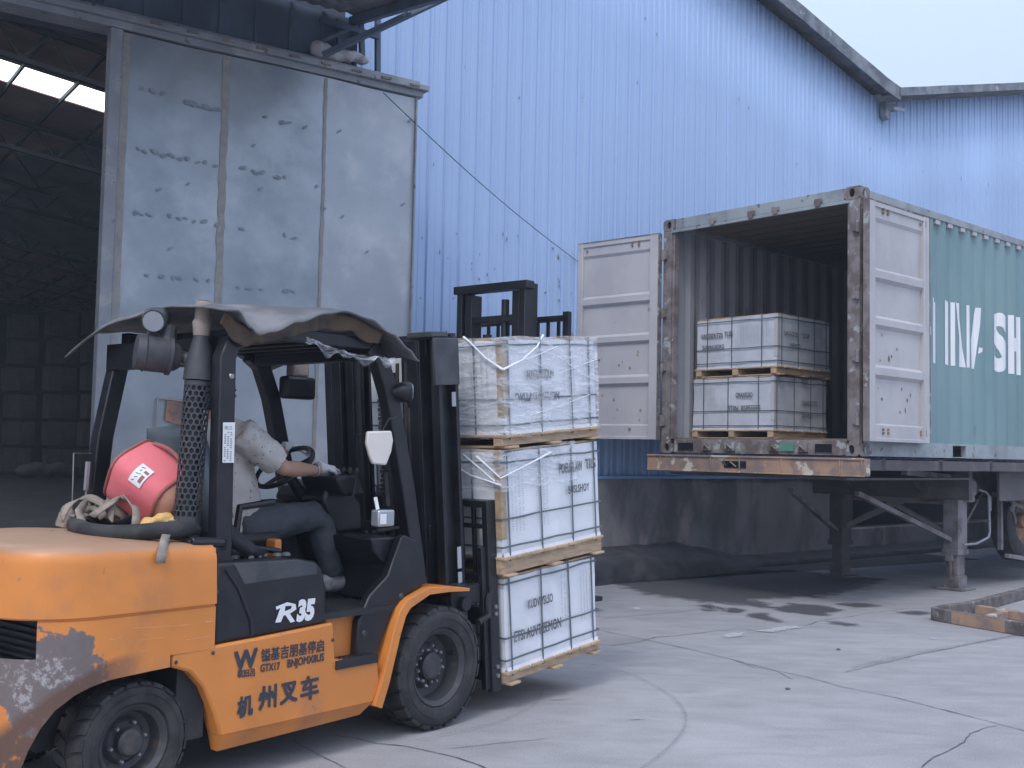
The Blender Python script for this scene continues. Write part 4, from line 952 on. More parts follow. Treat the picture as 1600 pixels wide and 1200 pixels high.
# ================================================================== FORKLIFT
def build_forklift():
    t = tag(at_frame('forklift', FK), 'orange and black forklift truck with scraped rear corner carrying three tile loads', 'forklift')
    Wd = 1.17
    # --- counterweight
    us = []; rc = .30; xf, xr = -1.455, -2.30; y0, y1 = .0, Wd
    path = []
    def seg(p, q, n): path.extend([(p[0]+(q[0]-p[0])*i/n, p[1]+(q[1]-p[1])*i/n) for i in range(n)])
    def arc(cx, cy, r, a0, a1, n): path.extend([(cx+r*cos(a0+(a1-a0)*i/n), cy+r*sin(a0+(a1-a0)*i/n)) for i in range(n)])
    seg((xf, y0), (xr+rc, y0), 40); arc(xr+rc, y0+rc, rc, -pi/2, -pi, 36); seg((xr, y0+rc), (xr, y1-rc), 22); arc(xr+rc, y1-rc, rc, pi, pi/2, 36); seg((xr+rc, y1), (xf, y1), 40); path.append((xf, y1))
    def arch(x, side):
        if not side: return .22
        K = [(-1.40, .60), (-1.665, .60), (-1.666, .552), (-1.80, .546), (-1.95, .538), (-2.03, .522), (-2.09, .495), (-2.15, .445), (-2.19, .38), (-2.22, .30), (-2.24, .22), (-2.5, .22)]
        for (xa, za), (xb, zb_) in zip(K, K[1:]):
            if xb <= x <= xa: return za+(zb_-za)*(xa-x)/(xa-xb)
        return .22
    cxm, cym = -1.9, Wd/2
    def pos(i, z):
        x, y = path[i]; top = 1.045 + .022*min(1, max(0, (-1.5-x)/.3))
        k = 0
        # inset profile: rounded shoulder, seam groove at z=.79
        if z > top-.07: s_ = (z-(top-.07))/.07; k = .055*(1-sqrt(max(0, 1-s_*s_)))+.0
        k += .014*max(0, (z-.80)/.25)
        if abs(z-.786) < .006: k += .012
        if z < .78: k += .006
        if x < -2.05 and z < .55: k += .02*(.55-z)/.3
        dx, dy = cxm-x, cym-y
        if y < .001: dx, dy = 0, 1
        elif y > Wd-.001: dx, dy = 0, -1
        elif x < xr+.001: dx, dy = 1, 0
        q = V((dx, dy, 0)).normalized()*k
        nj = .004*noise.noise(V((x*4, y*4, z*4)))
        return V((x, y, z))+q+V((nj, nj, 0))
    mb = MB(); rows = []; top = 1.045
    zl = [.60, .64, .68, .72, .755, .779, .782, .786, .790, .793, .81, .85, .89, .93, .97, .985, 1.0, 1.015, 1.028, 1.038, 1.045]
    nP = len(path); low = [0, .25, .5, .75]
    vs = []; ncol = len(low)+len(zl)
    for i in range(nP):
        x, y = path[i]; side = (y < .20 or y > Wd-.20); zb = min(.60, arch(x, side)) if x < -1.66 else .60
        zb = min(zb, .6)
        for l_ in low: vs.append(pos(i, zb+(.60-zb)*l_*.98))
        for z in zl: zz = z + (.022*min(1, max(0, (-1.5-x)/.3))*max(0, (z-.8)/.245)); vs.append(pos(i, zz))
    fs = []
    for i in range(nP-1):
        xm = (path[i][0]+path[i+1][0])/2; ym = (path[i][1]+path[i+1][1])/2
        for j in range(ncol-1):
            za = vs[i*ncol+j].z; zb_ = vs[i*ncol+j+1].z
            if zb_-za < 1e-4: continue
            if xm < -2.19 and .085 < ym < Wd-.085 and za > .615 and zb_ < .788: continue    # grille opening in the rear
            fs.append((i*ncol+j, (i+1)*ncol+j, (i+1)*ncol+j+1, i*ncol+j+1))
    mb.add(vs, fs)
    # top surface
    topi = [i*ncol+ncol-1 for i in range(nP)]; base = [vs[k] for k in topi]
    ring = base; prev = base
    for s_ in (.9, .6, .3, .02):
        cur = [V((cxm+(p.x-cxm)*s_, cym+(p.y-cym)*s_, 1.045+.022*min(1, max(0, (-1.5-(cxm+(p.x-cxm)*s_))/.3))+.02*(1-s_**2))) for p in base]
        mb.add(prev+cur, [(i, i+1, nP+i+1, nP+i) for i in range(nP-1)]+[(nP-1, 0, nP, 2*nP-1)]); prev = cur
    mb.add([(xf, 0.02, .60), (xf, Wd-.02, .60), (xf, Wd-.02, 1.03), (xf, .02, 1.03)], [(0, 1, 2, 3)])
    mb.cur = 1; random.seed(31)
    for (px, py, qx, qy, w_) in ((150, 932, 193, 926, 2.6), (158, 936, 178, 933, 1.4), (150, 984, 195, 980, 1.1), (205, 982, 300, 976, .9), (152, 1013, 192, 1006, 1.6), (170, 1000, 190, 997, 1), (290, 1000, 330, 993, 1), (320, 972, 332, 970, 3), (215, 1001, 260, 995, .7), (60, 905, 95, 911, .7), (80, 925, 100, 950, .8)):
        xa, za = FK.onb(px, py, .0); xb, zb2 = FK.onb(qx, qy, .0); K_ = 9; vs = []
        if min(xa, xb) < -1.99: continue
        for i in range(K_+1):
            u = i/K_; x = xa+(xb-xa)*u; z = za+(zb2-za)*u+.002*noise.noise(V((x*60, z if 0 else za*9, 0))); hw = .0011*w_*(.3+1.2*abs(noise.noise(V((x*45, za*50, 3)))))*(1 if 0 < i < K_ else .1)
            k_ = (.006 if z < .78 else .014*max(0, (z-.80)/.25))-.0055
            vs += [(x, k_, z-hw), (x, k_, z+hw)]
        mb.add(vs, [(2*i, 2*i+1, 2*i+3, 2*i+2) for i in range(K_)])
    mb.build('counterweight', ['cw', 'scratch'], t, smooth=50, weld=True)
    mb = MB(); mb.box(-2.14, -2.0, .10, Wd-.10, .605, .80)
    for k in range(6): mb.box(-2.17, -2.14, .14, Wd-.14, .62+k*.028, .63+k*.028)
    mb.box(-2.1, -1.5, .27, Wd-.27, .24, .62); mb.box(-1.60, -1.46, .06, Wd-.06, .22, .598); mb.box(-2.15, -1.5, .05, Wd-.05, .585, .60)
    mb.build('rear_grille', 'black_dusty', t)
    # --- wheels
    def tyre_wheel(name, cx, yb, cz, r, w, treads, bolts, deep):
        mb = MB(); prof = [(r*.62, .03), (r*.66, .008), (r*.80, .0), (r*.90, .003), (r*.955, .02), (r*.965, .05), (r*.965, w-.05), (r*.955, w-.02), (r*.9, w), (r*.66, w), (r*.6, w-.03)]
        mb.lathe([(a_, b_) for a_, b_ in prof], (cx, yb, cz), (0, 1, 0), 64, closed=True)
        mb.lathe([(r*.795, -.0015), (r*.80, -.004), (r*.805, -.0015)], (cx, yb, cz), (0, 1, 0), 64, caps=0)
        for half in (0, 1):
            for k in range(treads):
                a0 = 2*pi*(k+half*.5)/treads; a1 = a0+2*pi/treads*.74
                ya, yc = (yb+.006, yb+w*.46) if half == 0 else (yb+w*.54, yb+w-.006)
                sk = .10*(1 if half == 0 else -1)
                vs = []
                for a_ in (a0, (a0+a1)/2, a1):
                    for (rr, yy, s2) in ((r*.93, ya, 0), (r*.985, ya+.004 if half == 0 else ya, 0), (r, ya+.02 if half == 0 else ya, sk*.1), (r, yc if half == 0 else yc-.02, sk), (r*.985 if half else r*.95, yc, sk), (r*.93, yc, sk)):
                        vs.append((cx+rr*cos(a_+s2), yy, cz+rr*sin(a_+s2)))
                n_ = 6
                mb.add(vs, [(i*n_+j, i*n_+j+1, (i+1)*n_+j+1, (i+1)*n_+j) for i in range(2) for j in range(n_-1)]+[tuple(range(n_)), tuple(2*n_+j for j in range(n_))])
        tyre = mb.build(name, 'rubber', t, smooth=40)
        mb = MB(); R = r*.63
        mb.lathe([(R+.004, .022), (R-.004, .014), (R-.014, .02), (R-.02, .03), (R-.028, .035), (R-.04, deep), (R*.6, deep+.01), (R*.5, deep-.01), (.0, deep-.01)][:8]+[(R*.48, deep-.012)], (cx, yb, cz), (0, 1, 0), 48, caps=2)
        rim = mb.build('rim', 'rim', tyre, smooth=30)
        mb = MB(); mb.lathe([(R*.36, deep), (R*.36, deep-.05), (R*.30, deep-.06), (R*.22, deep-.062)], (cx, yb, cz), (0, 1, 0), 28); mb.build('hub', 'rim', tyre, smooth=30)
        mb = MB()
        for k in range(bolts):
            a_ = 2*pi*k/bolts+.2; rr = R*(.50 if bolts < 9 else .43+.09*(k % 2))
            mb.lathe([(.011, 0), (.011, -.018), (.006, -.026)], (cx+rr*cos(a_), yb+deep-.012, cz+rr*sin(a_)), (0, 1, 0), 6)
        mb.build('wheel_nut', 'steel', tyre, smooth=20, per=1)
        return tyre
    tyre_wheel('front_wheel', -.01, .0, .322, .322, .24, 22, 16, .12)
    tyre_wheel('front_wheel', -.01, .93, .322, .322, .24, 22, 16, .12)
    tyre_wheel('rear_wheel', -1.79, .045, .252, .252, .20, 24, 6, .09)
    tyre_wheel('rear_wheel', -1.79, .93, .252, .252, .20, 24, 6, .09)
    mb = MB(); mb.tube([(-.01, .2, .322), (-.01, .97, .322)], .09, 14); mb.tube([(-1.79, .2, .26), (-1.79, .97, .26)], .07, 14); mb.build('axle', 'black_dusty', t, per=1)
    # --- chassis side panels
    for s in (0, 1):
        y = (lambda a_: a_) if s == 0 else (lambda a_: Wd-a_)
        poly = [(-1.66, .605), (-1.20, .620), (-.775, .640), (-.757, .462), (-.478, .43), (-.45, .30), (-.50, .215), (-1.405, .215), (-1.44, .32), (-1.50, .44), (-1.57, .515), (-1.66, .548)]
        mb = MB(); mb.ext([(x, y(.008), z) for x, z in poly], (0, .10 if s == 0 else -.10, 0))
        o = mb.build('side_panel', 'orange', t, bevel=.012)
        mb = MB(); mb.ext([(-1.405, y(.010), .213), (-.50, y(.010), .213), (-.545, y(.05), .165), (-1.40, y(.05), .150)], (0, .0, 0.0)) if 0 else None
        mb.add([(-1.405, y(.009), .222), (-.50, y(.009), .222), (-.545, y(.055), .160), (-1.385, y(.055), .145), (-1.405, y(.1), .222), (-.5, y(.1), .222), (-.545, y(.1), .16), (-1.385, y(.1), .145)], [(0, 1, 2, 3), (3, 2, 6, 7), (0, 3, 7, 4), (1, 5, 6, 2)])
        mb.build('side_skirt', 'orange', t, smooth=0)
        # wheel-arch inner
        mb = MB(); mb.box(-1.40, -.45, min(y(.1), y(.16)), max(y(.1), y(.16)), .17, .41); mb.box(-1.40, -.78, min(y(.11), y(.16)), max(y(.11), y(.16)), .41, .60); mb.build('chassis_plate', 'black_dusty', t)
        # front fender: band bent over the wheel
        fp = [(-.505, .205), (-.455, .33), (-.385, .56), (-.345, .655), (-.29, .705), (-.13, .755), (.03, .745), (.19, .725)]
        mb = MB(); vs = []
        for k, (x, z) in enumerate(fp):
            a_ = fp[max(0, k-1)]; b_ = fp[min(len(fp)-1, k+1)]; d = V((b_[0]-a_[0], 0, b_[1]-a_[1])).normalized(); n_ = V((-d.z, 0, d.x))
            w_ = .055 if k < 4 else .05-.011*(k-4)
            for yy, h_ in ((-.012, -w_), (-.012, 0), (.27, 0), (.27, -.008), (.0, -.008), (.0, -w_)): vs.append(V((x, y(yy), z))+n_*h_)
        mb.add(vs, [(k*6+j, k*6+(j+1) % 6, k*6+6+(j+1) % 6, k*6+6+j) for k in range(len(fp)-1) for j in range(6)]+[tuple(range(6)), tuple((len(fp)-1)*6+j for j in range(6))])
        mb.build('front_fender', 'orange', t, smooth=25, bevel=.003)
        # side cowl between step and mast
        poly = [(-.475, .437), (-.40, .56), (-.345, .66), (-.285, .715), (-.14, .765), (-.10, .77), (-.165, .985), (-.28, 1.03), (-.31, 1.02), (-.395, .83), (-.52, .74), (-.59, .62), (-.60, .45)]
        mb = MB(); mb.ext([(x, y(.03), z) for x, z in poly], (0, .05 if s == 0 else -.05, 0)); mb.build('front_cowl', 'black', t, bevel=.008)
        mb = MB(); 
        for (x, z) in ((-.55, .56), (-.30, .72)): mb.lathe([(.016, 0), (.012, -.006)], (x, y(.03), z), (0, 1 if s == 0 else -1, 0), 12)
        mb.build('cowl_plug', 'rim', t, per=1)
        # step
        mb = MB(); mb.box(-.755, -.50, min(y(.01), y(.13)), max(y(.01), y(.13)), .437, .455); mb.box(-.757, -.485, min(y(-.004), y(.01)), max(y(-.004), y(.01)), .415, .455)
        for i in range(9):
            for j in range(2): mb.bar((-.735+i*.026, y(.03+j*.03), .457), (-.735+i*.026+.014, y(.03+j*.03+.014*(1 if (i+j) % 2 else -1)), .457), .006, .005)
        mb.build('step', 'black_dusty', t)
        mb = MB(); mb.box(-.757, -.555, min(y(.085), y(.10)), max(y(.085), y(.10)), .456, .652); mb.build('step_riser', 'orange', t)
        mb = MB()   # hood side, black
        poly = [(-1.45, .612), (-.805, .640), (-.815, .80), (-.845, .90), (-.885, .935), (-1.0, .955), (-1.45, .965)]
        mb.ext([(x, y(.018), z) for x, z in poly], (0, .12 if s == 0 else -.12, 0)); mb.build('hood_side', 'black', t, bevel=.018)
        mb = MB(); mb.ext([(-1.36, y(.0145), .955), (-1.30, y(.0145), .86), (-.88, y(.0145), .875), (-.89, y(.0145), .925), (-1.0, y(.0145), .95)], (0, .01 if s == 0 else -.01, 0)); mb.build('hood_highlight', 'grey_plastic', t, bevel=.003)
        mb = MB(); mb.tube([(-1.40, y(.014), .93), (-1.33, y(.014), .84), (-1.26, y(.014), .70), (-1.25, y(.014), .63)], .006, 6); mb.build('hood_crease', 'black_dusty', t)
    mb = MB(); mb.box(-1.45, -.83, .135, Wd-.135, .60, .93); mb.box(-1.3, -.40, .27, Wd-.27, .25, .60); mb.build('engine_hood', 'black_dusty', t, bevel=.02)
    mb = MB(); mb.box(-.84, -.36, .02, Wd-.02, .655, .685)
    mb.build('floor_plate', 'black_dusty', t)
    # dash / toe board
    poly = [(-.62, .70), (-.36, .70), (-.14, .80), (-.15, 1.02), (-.30, 1.02), (-.545, 1.0), (-.57, .94), (-.42, .82)]
    mb = MB(); mb.prism([(-.36, .69), (-.12, .80), (-.14, 1.0), (-.30, 1.02), (-.46, 1.02), (-.44, .95), (-.33, .86)], .09, Wd-.09); mb.build('dash_body', 'black', t, bevel=.012)
    mb = MB(); mb.prism([(-.40, 1.02), (-.20, 1.02), (-.22, 1.18), (-.36, 1.30), (-.46, 1.28), (-.50, 1.20)], .42, .82); mb.prism([(-.46, 1.22), (-.30, 1.22), (-.36, 1.34), (-.52, 1.32)], .3, .60); mb.build('instrument_console', 'black', t, bevel=.02)
    # number plate text on the hood side & panel
    def onp(px, py, yy=.016): x, z = FK.onb(px, py, yy); return V((x, yy, z))
    mb = MB(); 
    def pxy(px, py, yy): x, z = FK.onb(px, py, yy); return V((x, yy, z))
    Rp = [(431, 948), (449, 941), (462, 944), (463, 952), (453, 959), (461, 971), (454, 973), (446, 961), (443, 962), (439, 972), (430, 973), (438, 950), (432, 953)]
    mb.add([pxy(x, y, .014) for x, y in Rp], [tuple(range(len(Rp)))])
    a_ = pxy(463, 969.5, .014); b_ = pxy(490, 966, .014); put_text(mb, '35', a_, b_-a_, (.12, 0, 1), .125, (b_-a_).length, bold=.008)
    mb.cur = 1
    hole = [(446, 947), (456, 946.5), (455, 951), (445, 955)]
    mb.add([pxy(x, y, .0135) for x, y in hole], [(0, 1, 2, 3)])
    mb.build('model_badge', ['white', 'black'], t, smooth=0)
    mb = MB(); yy = .0055
    def line_text(s_, p0, p1, h, hv=.004, sl=(0, 0, 1)):
        a_ = pxy(*p0, yy); b_ = pxy(*p1, yy); put_text(mb, s_, a_, b_-a_, sl, h, (b_-a_).length, 0, 1, hv)
    line_text('W', (366, 1048), (401, 1041), .115, .004); line_text('杌旧吕', (371, 1058), (398, 1055), .036, .001)
    line_text('镒基吉朋基停启', (408, 1033), (506, 1016), .062, .0012); line_text('GTX17', (407, 1050), (437, 1046), .048, .0012); line_text('BNJOMX8US', (449, 1043), (506, 1032), .05, .0012)
    line_text('机', (371, 1120), (394, 1113), .095, .0035); line_text('州', (404, 1107), (431, 1101), .11, .0035); line_text('叉', (438, 1098), (464, 1092), .11, .0035); line_text('车', (470, 1093), (497, 1086), .115, .0035)
    mb.build('side_lettering', 'printblue', t, smooth=0, per=1)
    mb = MB()
    for (px, py) in ((333, 1020), (340, 925), (275, 1035), (520, 1000)):
        q = pxy(px, py, .006); mb.lathe([(.009, 0), (.007, -.004)], q, (0, 1, 0), 10)
    mb.build('panel_bolt', 'rim', t, per=1)
    # --- overhead guard
    def post(name, pts, w, dp, par=t):
        mb = MB()
        for i in range(len(pts)-1): mb.bar(pts[i], pts[i+1], w, dp, (1, 0, 0))
        return mb.build(name, 'black', par, bevel=.008)
    def sweep(pts, hx, hy, mk='black', name='guard_post'):   # rectangular section swept in the x-z plane
        mb = MB(); vs = []
        for k, p in enumerate(pts):
            a_ = V(pts[max(0, k-1)]); b_ = V(pts[min(len(pts)-1, k+1)]); d = (b_-a_).normalized(); n_ = V((-d.z, 0, d.x)); p = V(p)
            for (u, v_) in ((-1, -1), (1, -1), (1, 1), (-1, 1)): vs.append(p+n_*u*hx+V((0, v_*hy, 0)))
        mb.add(vs, [(k*4+j, k*4+(j+1) % 4, k*4+4+(j+1) % 4, k*4+4+j) for k in range(len(pts)-1) for j in range(4)]+[(0, 1, 2, 3), tuple((len(pts)-1)*4+j for j in range(4))])
        return mb.build(name, mk, t, smooth=30, bevel=.007)
    for yy in (.10, Wd-.12):
        sweep([(-1.375, yy, .90), (-1.385, yy, 1.5), (-1.39, yy, 1.86), (-1.36, yy, 1.93), (-1.28, yy, 1.975), (-1.1, yy, 2.0)] if yy < .5 else [(-1.44, yy, .98), (-1.40, yy, 1.5), (-1.33, yy, 1.86), (-1.27, yy, 1.94), (-1.1, yy, 2.0)], .042, .035)
        sweep([(-.12, yy, .80), (-.22, yy, 1.25), (-.36, yy, 1.75), (-.44, yy, 1.93), (-.52, yy, 1.985)], .045, .035)
    mb = MB(); mb.box(-1.3, -.45, .07, .13, 1.97, 2.03); mb.box(-1.3, -.45, Wd-.15, Wd-.09, 1.97, 2.03)
    for i in range(6): mb.bar((-1.2+i*.14, .1, 2.0), (-1.2+i*.14, Wd-.1, 2.0), .03, .04)
    mb.bar((-1.36, .1, 1.90), (-1.36, Wd-.1, 1.90), .05, .13); mb.bar((-.48, .1, 1.95), (-.48, Wd-.1, 1.95), .06, .06)
    mb.build('roof_frame', 'black', t, bevel=.004)
    # floppy rubber sheet thrown over the roof
    mb = MB()
    KE = [(-1.52, 2.055), (-1.44, 2.06), (-1.37, 1.995), (-1.32, 1.965), (-1.25, 1.985), (-1.1, 2.045), (-.95, 2.10), (-.80, 2.125), (-.65, 2.11), (-.5, 2.05), (-.38, 1.985), (-.30, 1.93)]
    def lerpk(K, x):
        for (xa, za), (xb, zb_) in zip(K, K[1:]):
            if x <= xb:
                t_ = max(0, min(1, (x-xa)/(xb-xa))); t_ = t_*t_*(3-2*t_); return za+(zb_-za)*t_
        return K[-1][1]
    KC = [(-1.52, 2.09), (-1.35, 2.125), (-1.1, 2.15), (-.8, 2.165), (-.55, 2.13), (-.42, 2.06), (-.30, 1.97)]
    def sh(u, v):
        x = -1.52+1.22*u; y = -.06+(Wd+.12)*v
        ze = lerpk(KE, x); zc = lerpk(KC, x); w_ = min(1, max(0, (y+.06)/.38)); w_ = 1-(1-w_)**2; z = ze+(zc-ze)*w_
        if y > .85: z -= (y-.85)**1.4*.32
        if x < -1.36 and y > .5: z -= (-1.36-x)*(y-.5)*.9
        z += .010*noise.noise(V((x*3, y*3, 7)))+.005*noise.noise(V((x*9, y*6, 2)))
        x += .02*noise.noise(V((v*4, u*3, 5))); y += .015*noise.noise(V((x*4, v*3, 11)))
        return (x, y, z)
    mb.grid(60, 40, sh); o = mb.build('roof_sheet', ['tarp'], t, smooth=70); sdf = o.modifiers.new('s', 'SOLIDIFY'); sdf.thickness = .008
    mb = MB()
    def sk(u, v):   # brown cloth sagging below the sheet edge
        x = -1.46+.95*u; p = sh((x+1.52)/1.22, .04); return (x, p[1]+.02+.03*v+.01*sin(u*30), p[2]-.014-v*(.05+.06*abs(noise.noise(V((u*5, 0, 3))))+.035*max(0, 1-abs(u-.45)*2.2)))
    mb.grid(70, 6, sk); o = mb.build('cloth_lining', 'tarp_brown', t, smooth=70); o.modifiers.new('s', 'SOLIDIFY').thickness = .006
    mb = MB()
    def rg(u, v): x = -1.02+.58*u; return (x, -.02+.03*noise.noise(V((u*6, v*3, 1))), 2.0-.05*u-(.015+v*.05*(.6+noise.noise(V((u*7, 0, 4)))))-.03*sin(pi*u)+.01*noise.noise(V((u*14, v*9, 1))))
    mb.grid(50, 10, rg); mb.build('plastic_scrap', 'film', t, smooth=70)
    # --- exhaust stack
    ex, ey = -1.475, .20
    bx, tx = Fr.onb(FK, 290, 838, ey)[0], Fr.onb(FK, 309, 600, ey)[0]
    B0 = V((bx, ey, 1.065)); T0 = V((tx, ey, 1.755)); ax = (T0-B0).normalized()
    a1 = V((0, 1, 0)); b1_ = ax.cross(a1).normalized()
    R = .058; mb = MB(); mb.tube([B0, T0], .035, 14); mb.build('exhaust_pipe', 'black', t)
    mb = MB(); ncol_, nrow_ = 14, 23; L_ = (T0-B0).length; z_s = .09
    def cy(th, h, r): return B0+ax*h+(a1*cos(th)+b1_*sin(th))*r
    mb.tube([cy(0, -.0, 0), cy(0, z_s, 0)], R, 28); mb.tube([cy(0, L_-.02, 0), cy(0, L_, 0)], R, 28)
    dh = (L_-.02-z_s)/nrow_; dth = 2*pi/ncol_
    for r_ in range(nrow_):
        for c_ in range(ncol_):
            th0 = (c_+.5*(r_ % 2))*dth; hc = z_s+dh*(r_+.5)
            outer = [(.5*dth, .33*dh), (0, .67*dh), (-.5*dth, .33*dh), (-.5*dth, -.33*dh), (0, -.67*dh), (.5*dth, -.33*dh)]
            o_ = [cy(th0+a_, hc+b_, R) for a_, b_ in outer]; i_ = [cy(th0+a_*.74, hc+b_*.74, R) for a_, b_ in outer]; k_ = [cy(th0+a_*.74, hc+b_*.74, R-.004) for a_, b_ in outer]
            mb.add(o_+i_+k_, [(q, (q+1) % 6, 6+(q+1) % 6, 6+q) for q in range(6)]+[(6+q, 6+(q+1) % 6, 12+(q+1) % 6, 12+q) for q in range(6)])
    mb.build('exhaust_guard', 'grey_plastic', t, smooth=20)
    mb = MB(); top0 = cy(0, L_+.005, 0)
    mb.tube([top0, top0+ax*.05, top0+ax*.13, top0+ax*.19, top0+ax*.27], [.066, .063, .05, .035, .030], 24)
    mb.tube([top0+ax*.02+V((.03, .0, 0)), top0+V((.08, .03, .06)), top0+V((.08, .03, .13)), top0+ax*.17], [.045, .045, .04, .02], 16); mb.build('exhaust_cone', 'grey_plastic', t, smooth=50)
    mb = MB(); c0 = top0+ax*.20; mb.tube([c0, c0+ax*.03, c0+ax*.06, c0+ax*.075, c0+ax*.12, c0+ax*.14, c0+ax*.155], [.036, .040, .044, .036, .035, .038, .034], 18); mb.tube([c0+ax*.03+V((.03, 0, 0)), c0+ax*.09+V((.035, -.01, 0))], .014, 6)
    mb.build('exhaust_wrap', 'paper', t, smooth=40)
    mb = MB(); mb.tube([c0+ax*.152, c0+ax*.158], .03, 16); mb.build('exhaust_mouth', 'black', t)
    # --- air cleaner and work lamp
    A = V((FK.onb(212, 549, .42)[0], .42, FK.onb(212, 549, .42)[1])); Bq = V((FK.onb(290, 560, .33)[0], .33, FK.onb(290, 560, .33)[1])); d = (Bq-A); mb = MB()
    mb.tube([A-d*.02, A, A+d*.16, A+d*.17, A+d*.19, A+d*.62, A+d*.63, A+d*.70, A+d*.72, A+d*.8, A+d*.88], [.05, .078, .082, .088, .082, .080, .088, .088, .068, .064, .05], 28)
    mb.build('air_cleaner', 'grey_plastic', t, smooth=35)
    mb = MB(); mb.tube([A+d*.85, A+d*1.02, V((-1.44, .25, 1.83))], [.034, .03, .03], 12); mb.build('intake_pipe', 'steel', t, smooth=40)
    mb = MB(); lp = V((FK.onb(240, 520, .42)[0], .42, FK.onb(240, 520, .42)[1]))
    mb.tube([A+d*.35+V((0, 0, .07)), lp], [.035, .03], 12); mb.tube([A+d*.62+V((0, 0, .06)), A+d*.66+V((0, 0, .14))], [.04, .03], 10); mb.build('lamp_stem', 'grey_plastic', t)
    ll = V((FK.onb(244, 500, .40)[0], .40, FK.onb(244, 500, .40)[1])); mb = MB()
    mb.tube([ll+V((.05, .03, .03)), ll+V((.02, .0, .012)), ll+V((-.03, -.03, -.005)), ll+V((-.042, -.045, -.012))], [.02, .05, .058, .052], 18); o = mb.build('work_lamp', 'grey_plastic', t, smooth=40)
    mb = MB(); mb.tube([ll+V((-.043, -.046, -.0125)), ll+V((-.048, -.051, -.015))], .046, 18); mb.build('lamp_glass', 'lampclear', o)
    # --- crossbar under the stack, side wire stand
    mb = MB(); mb.bar((-1.56, .10, 1.035), (-1.36, .10, 1.035), .07, .06); mb.tube([(-1.55, .07, 1.055), (-1.38, .07, 1.045)], .022, 10); mb.bar((-1.5, .12, 1.06), (-1.5, .8, 1.06), .05, .04); mb.build('stack_bracket', 'black', t, bevel=.005)
    mb = MB(); mb.tube([(-1.56, 1.02, 1.08), (-1.565, 1.02, 1.42), (-1.47, 1.02, 1.42)], .004, 6); mb.tube([(-1.50, 1.02, 1.08), (-1.49, 1.02, 1.24)], .006, 6); mb.tube([(-1.49, 1.02, 1.24), (-1.485, 1.02, 1.38)], .016, 8); mb.build('wire_stand', 'steel', t)
    # --- seat, levers, steering
    mb = MB(); mb.box(-1.28, -.82, .38, .82, .93, .985); mb.build('seat_base', 'seat', t, bevel=.02)
    mb = MB(); mb.box(-1.26, -.80, .37, .83, .985, 1.05); mb.build('seat_cushion', 'seat', t, bevel=.03)
    mb = MB(); 
    def sb(u, v): y = .36+.48*u; z = 1.03+.52*v; return (-1.27-.10*v+.05*(abs(u-.5)*2)**2, y+(.5-u)*.10*v**3, z)
    mb.grid(10, 10, sb); o = mb.build('seat_back', 'seatgrey', t, smooth=60); o.modifiers.new('s', 'SOLIDIFY').thickness = .09
    mb = MB(); mb.tube([(-1.12, .33, 1.03), (-1.10, .33, 1.18), (-.90, .33, 1.20)], .018, 8); mb.tube([(-1.16, .345, 1.0), (-1.02, .29, .985), (-.90, .27, .965)], .014, 8); mb.build('armrest', 'black', t)
    mb = MB(); mb.box(-.90, -.86, .30, .38, .90, 1.02); mb.build('seat_side_plate', 'orange', t, bevel=.01)
    mb = MB()
    for k in range(7): mb.ell((-1.24+.055*k, .22+.02*sin(k*2), .955), (.025, .02, .013), 8, 5)
    mb.build('buckle', 'steel', t)
    mb = MB(); 
    pts = [(-1.30, .20, 1.12), (-1.24, .19, 1.06), (-1.13, .19, .985), (-1.06, .2, .955)]
    vs = []
    for p in pts: vs += [V(p)+V((-.03, 0, -.03)), V(p)+V((.03, 0, .02))]
    mb.add(vs, [(2*i, 2*i+1, 2*i+3, 2*i+2) for i in range(3)]); o = mb.build('seat_belt', 'black_dusty', t); o.modifiers.new('s', 'SOLIDIFY').thickness = .006
    sc_ = V((-.60, .62, 1.365)); nrm = V((-.62, -.0, .78)).normalized(); e1 = V((0, 1, 0)); e2 = nrm.cross(e1).normalized(); mb = MB()
    ringp = [sc_+(e1*cos(2*pi*k/40)+e2*sin(2*pi*k/40))*.165 for k in range(41)]; mb.tube(ringp, .0135, 10, cap=False)
    for a_ in (pi/2, pi*7/6, -pi/6): mb.tube([sc_-nrm*.03, sc_+(e1*cos(a_)+e2*sin(a_))*.16], .012, 8)
    mb.lathe([(.035, -.05), (.035, .01), (.02, .02)], sc_-nrm*.02, nrm, 16)
    mb.build('steering_wheel', 'black', t, smooth=50)
    mb = MB(); mb.tube([sc_-nrm*.04, sc_-nrm*.30], .03, 12); mb.build('steering_column', 'black', t)
    mb = MB()
    for k in range(3): mb.tube([(-.42, .28+k*.05, 1.22), (-.40, .28+k*.05, 1.33)], .007, 6); mb.ell((-.40, .28+k*.05, 1.35), (.016, .016, .022), 10, 7)
    mb.build('hydraulic_lever', 'black', t, per=2)
    # mirror/indicator group on the right front post
    def pv(px, py, yy): x, z = FK.onb(px, py, yy); return V((x, yy, z))
    mb = MB(); mb.tube([pv(597, 673, .03), pv(607, 655, .03), pv(620, 651, .05)], .005, 6); mb.tube([pv(597, 672, .03), pv(597, 680, .03)], .012, 8); mb.tube([pv(602, 738, .02), pv(606, 790, .03)], .013, 8); o0 = mb.build('mirror_arm', 'black', t)
    mb = MB(); P0 = [(575, 674), (612, 673), (615, 688), (612, 706), (604, 727), (583, 725), (578, 712), (573, 692)]
    pp = [pv(x, y, -.01) for x, y in P0]; mb.ext(pp, (.012, .03, 0)); mb.build('mirror', 'mirrorback', t, bevel=.008)
    mb = MB(); a_ = pv(590, 797, .0); mb.box(a_.x, a_.x+.115, -.01, .05, a_.z-.085, a_.z); mb.build('indicator_lamp', 'lampclear', t, bevel=.01)
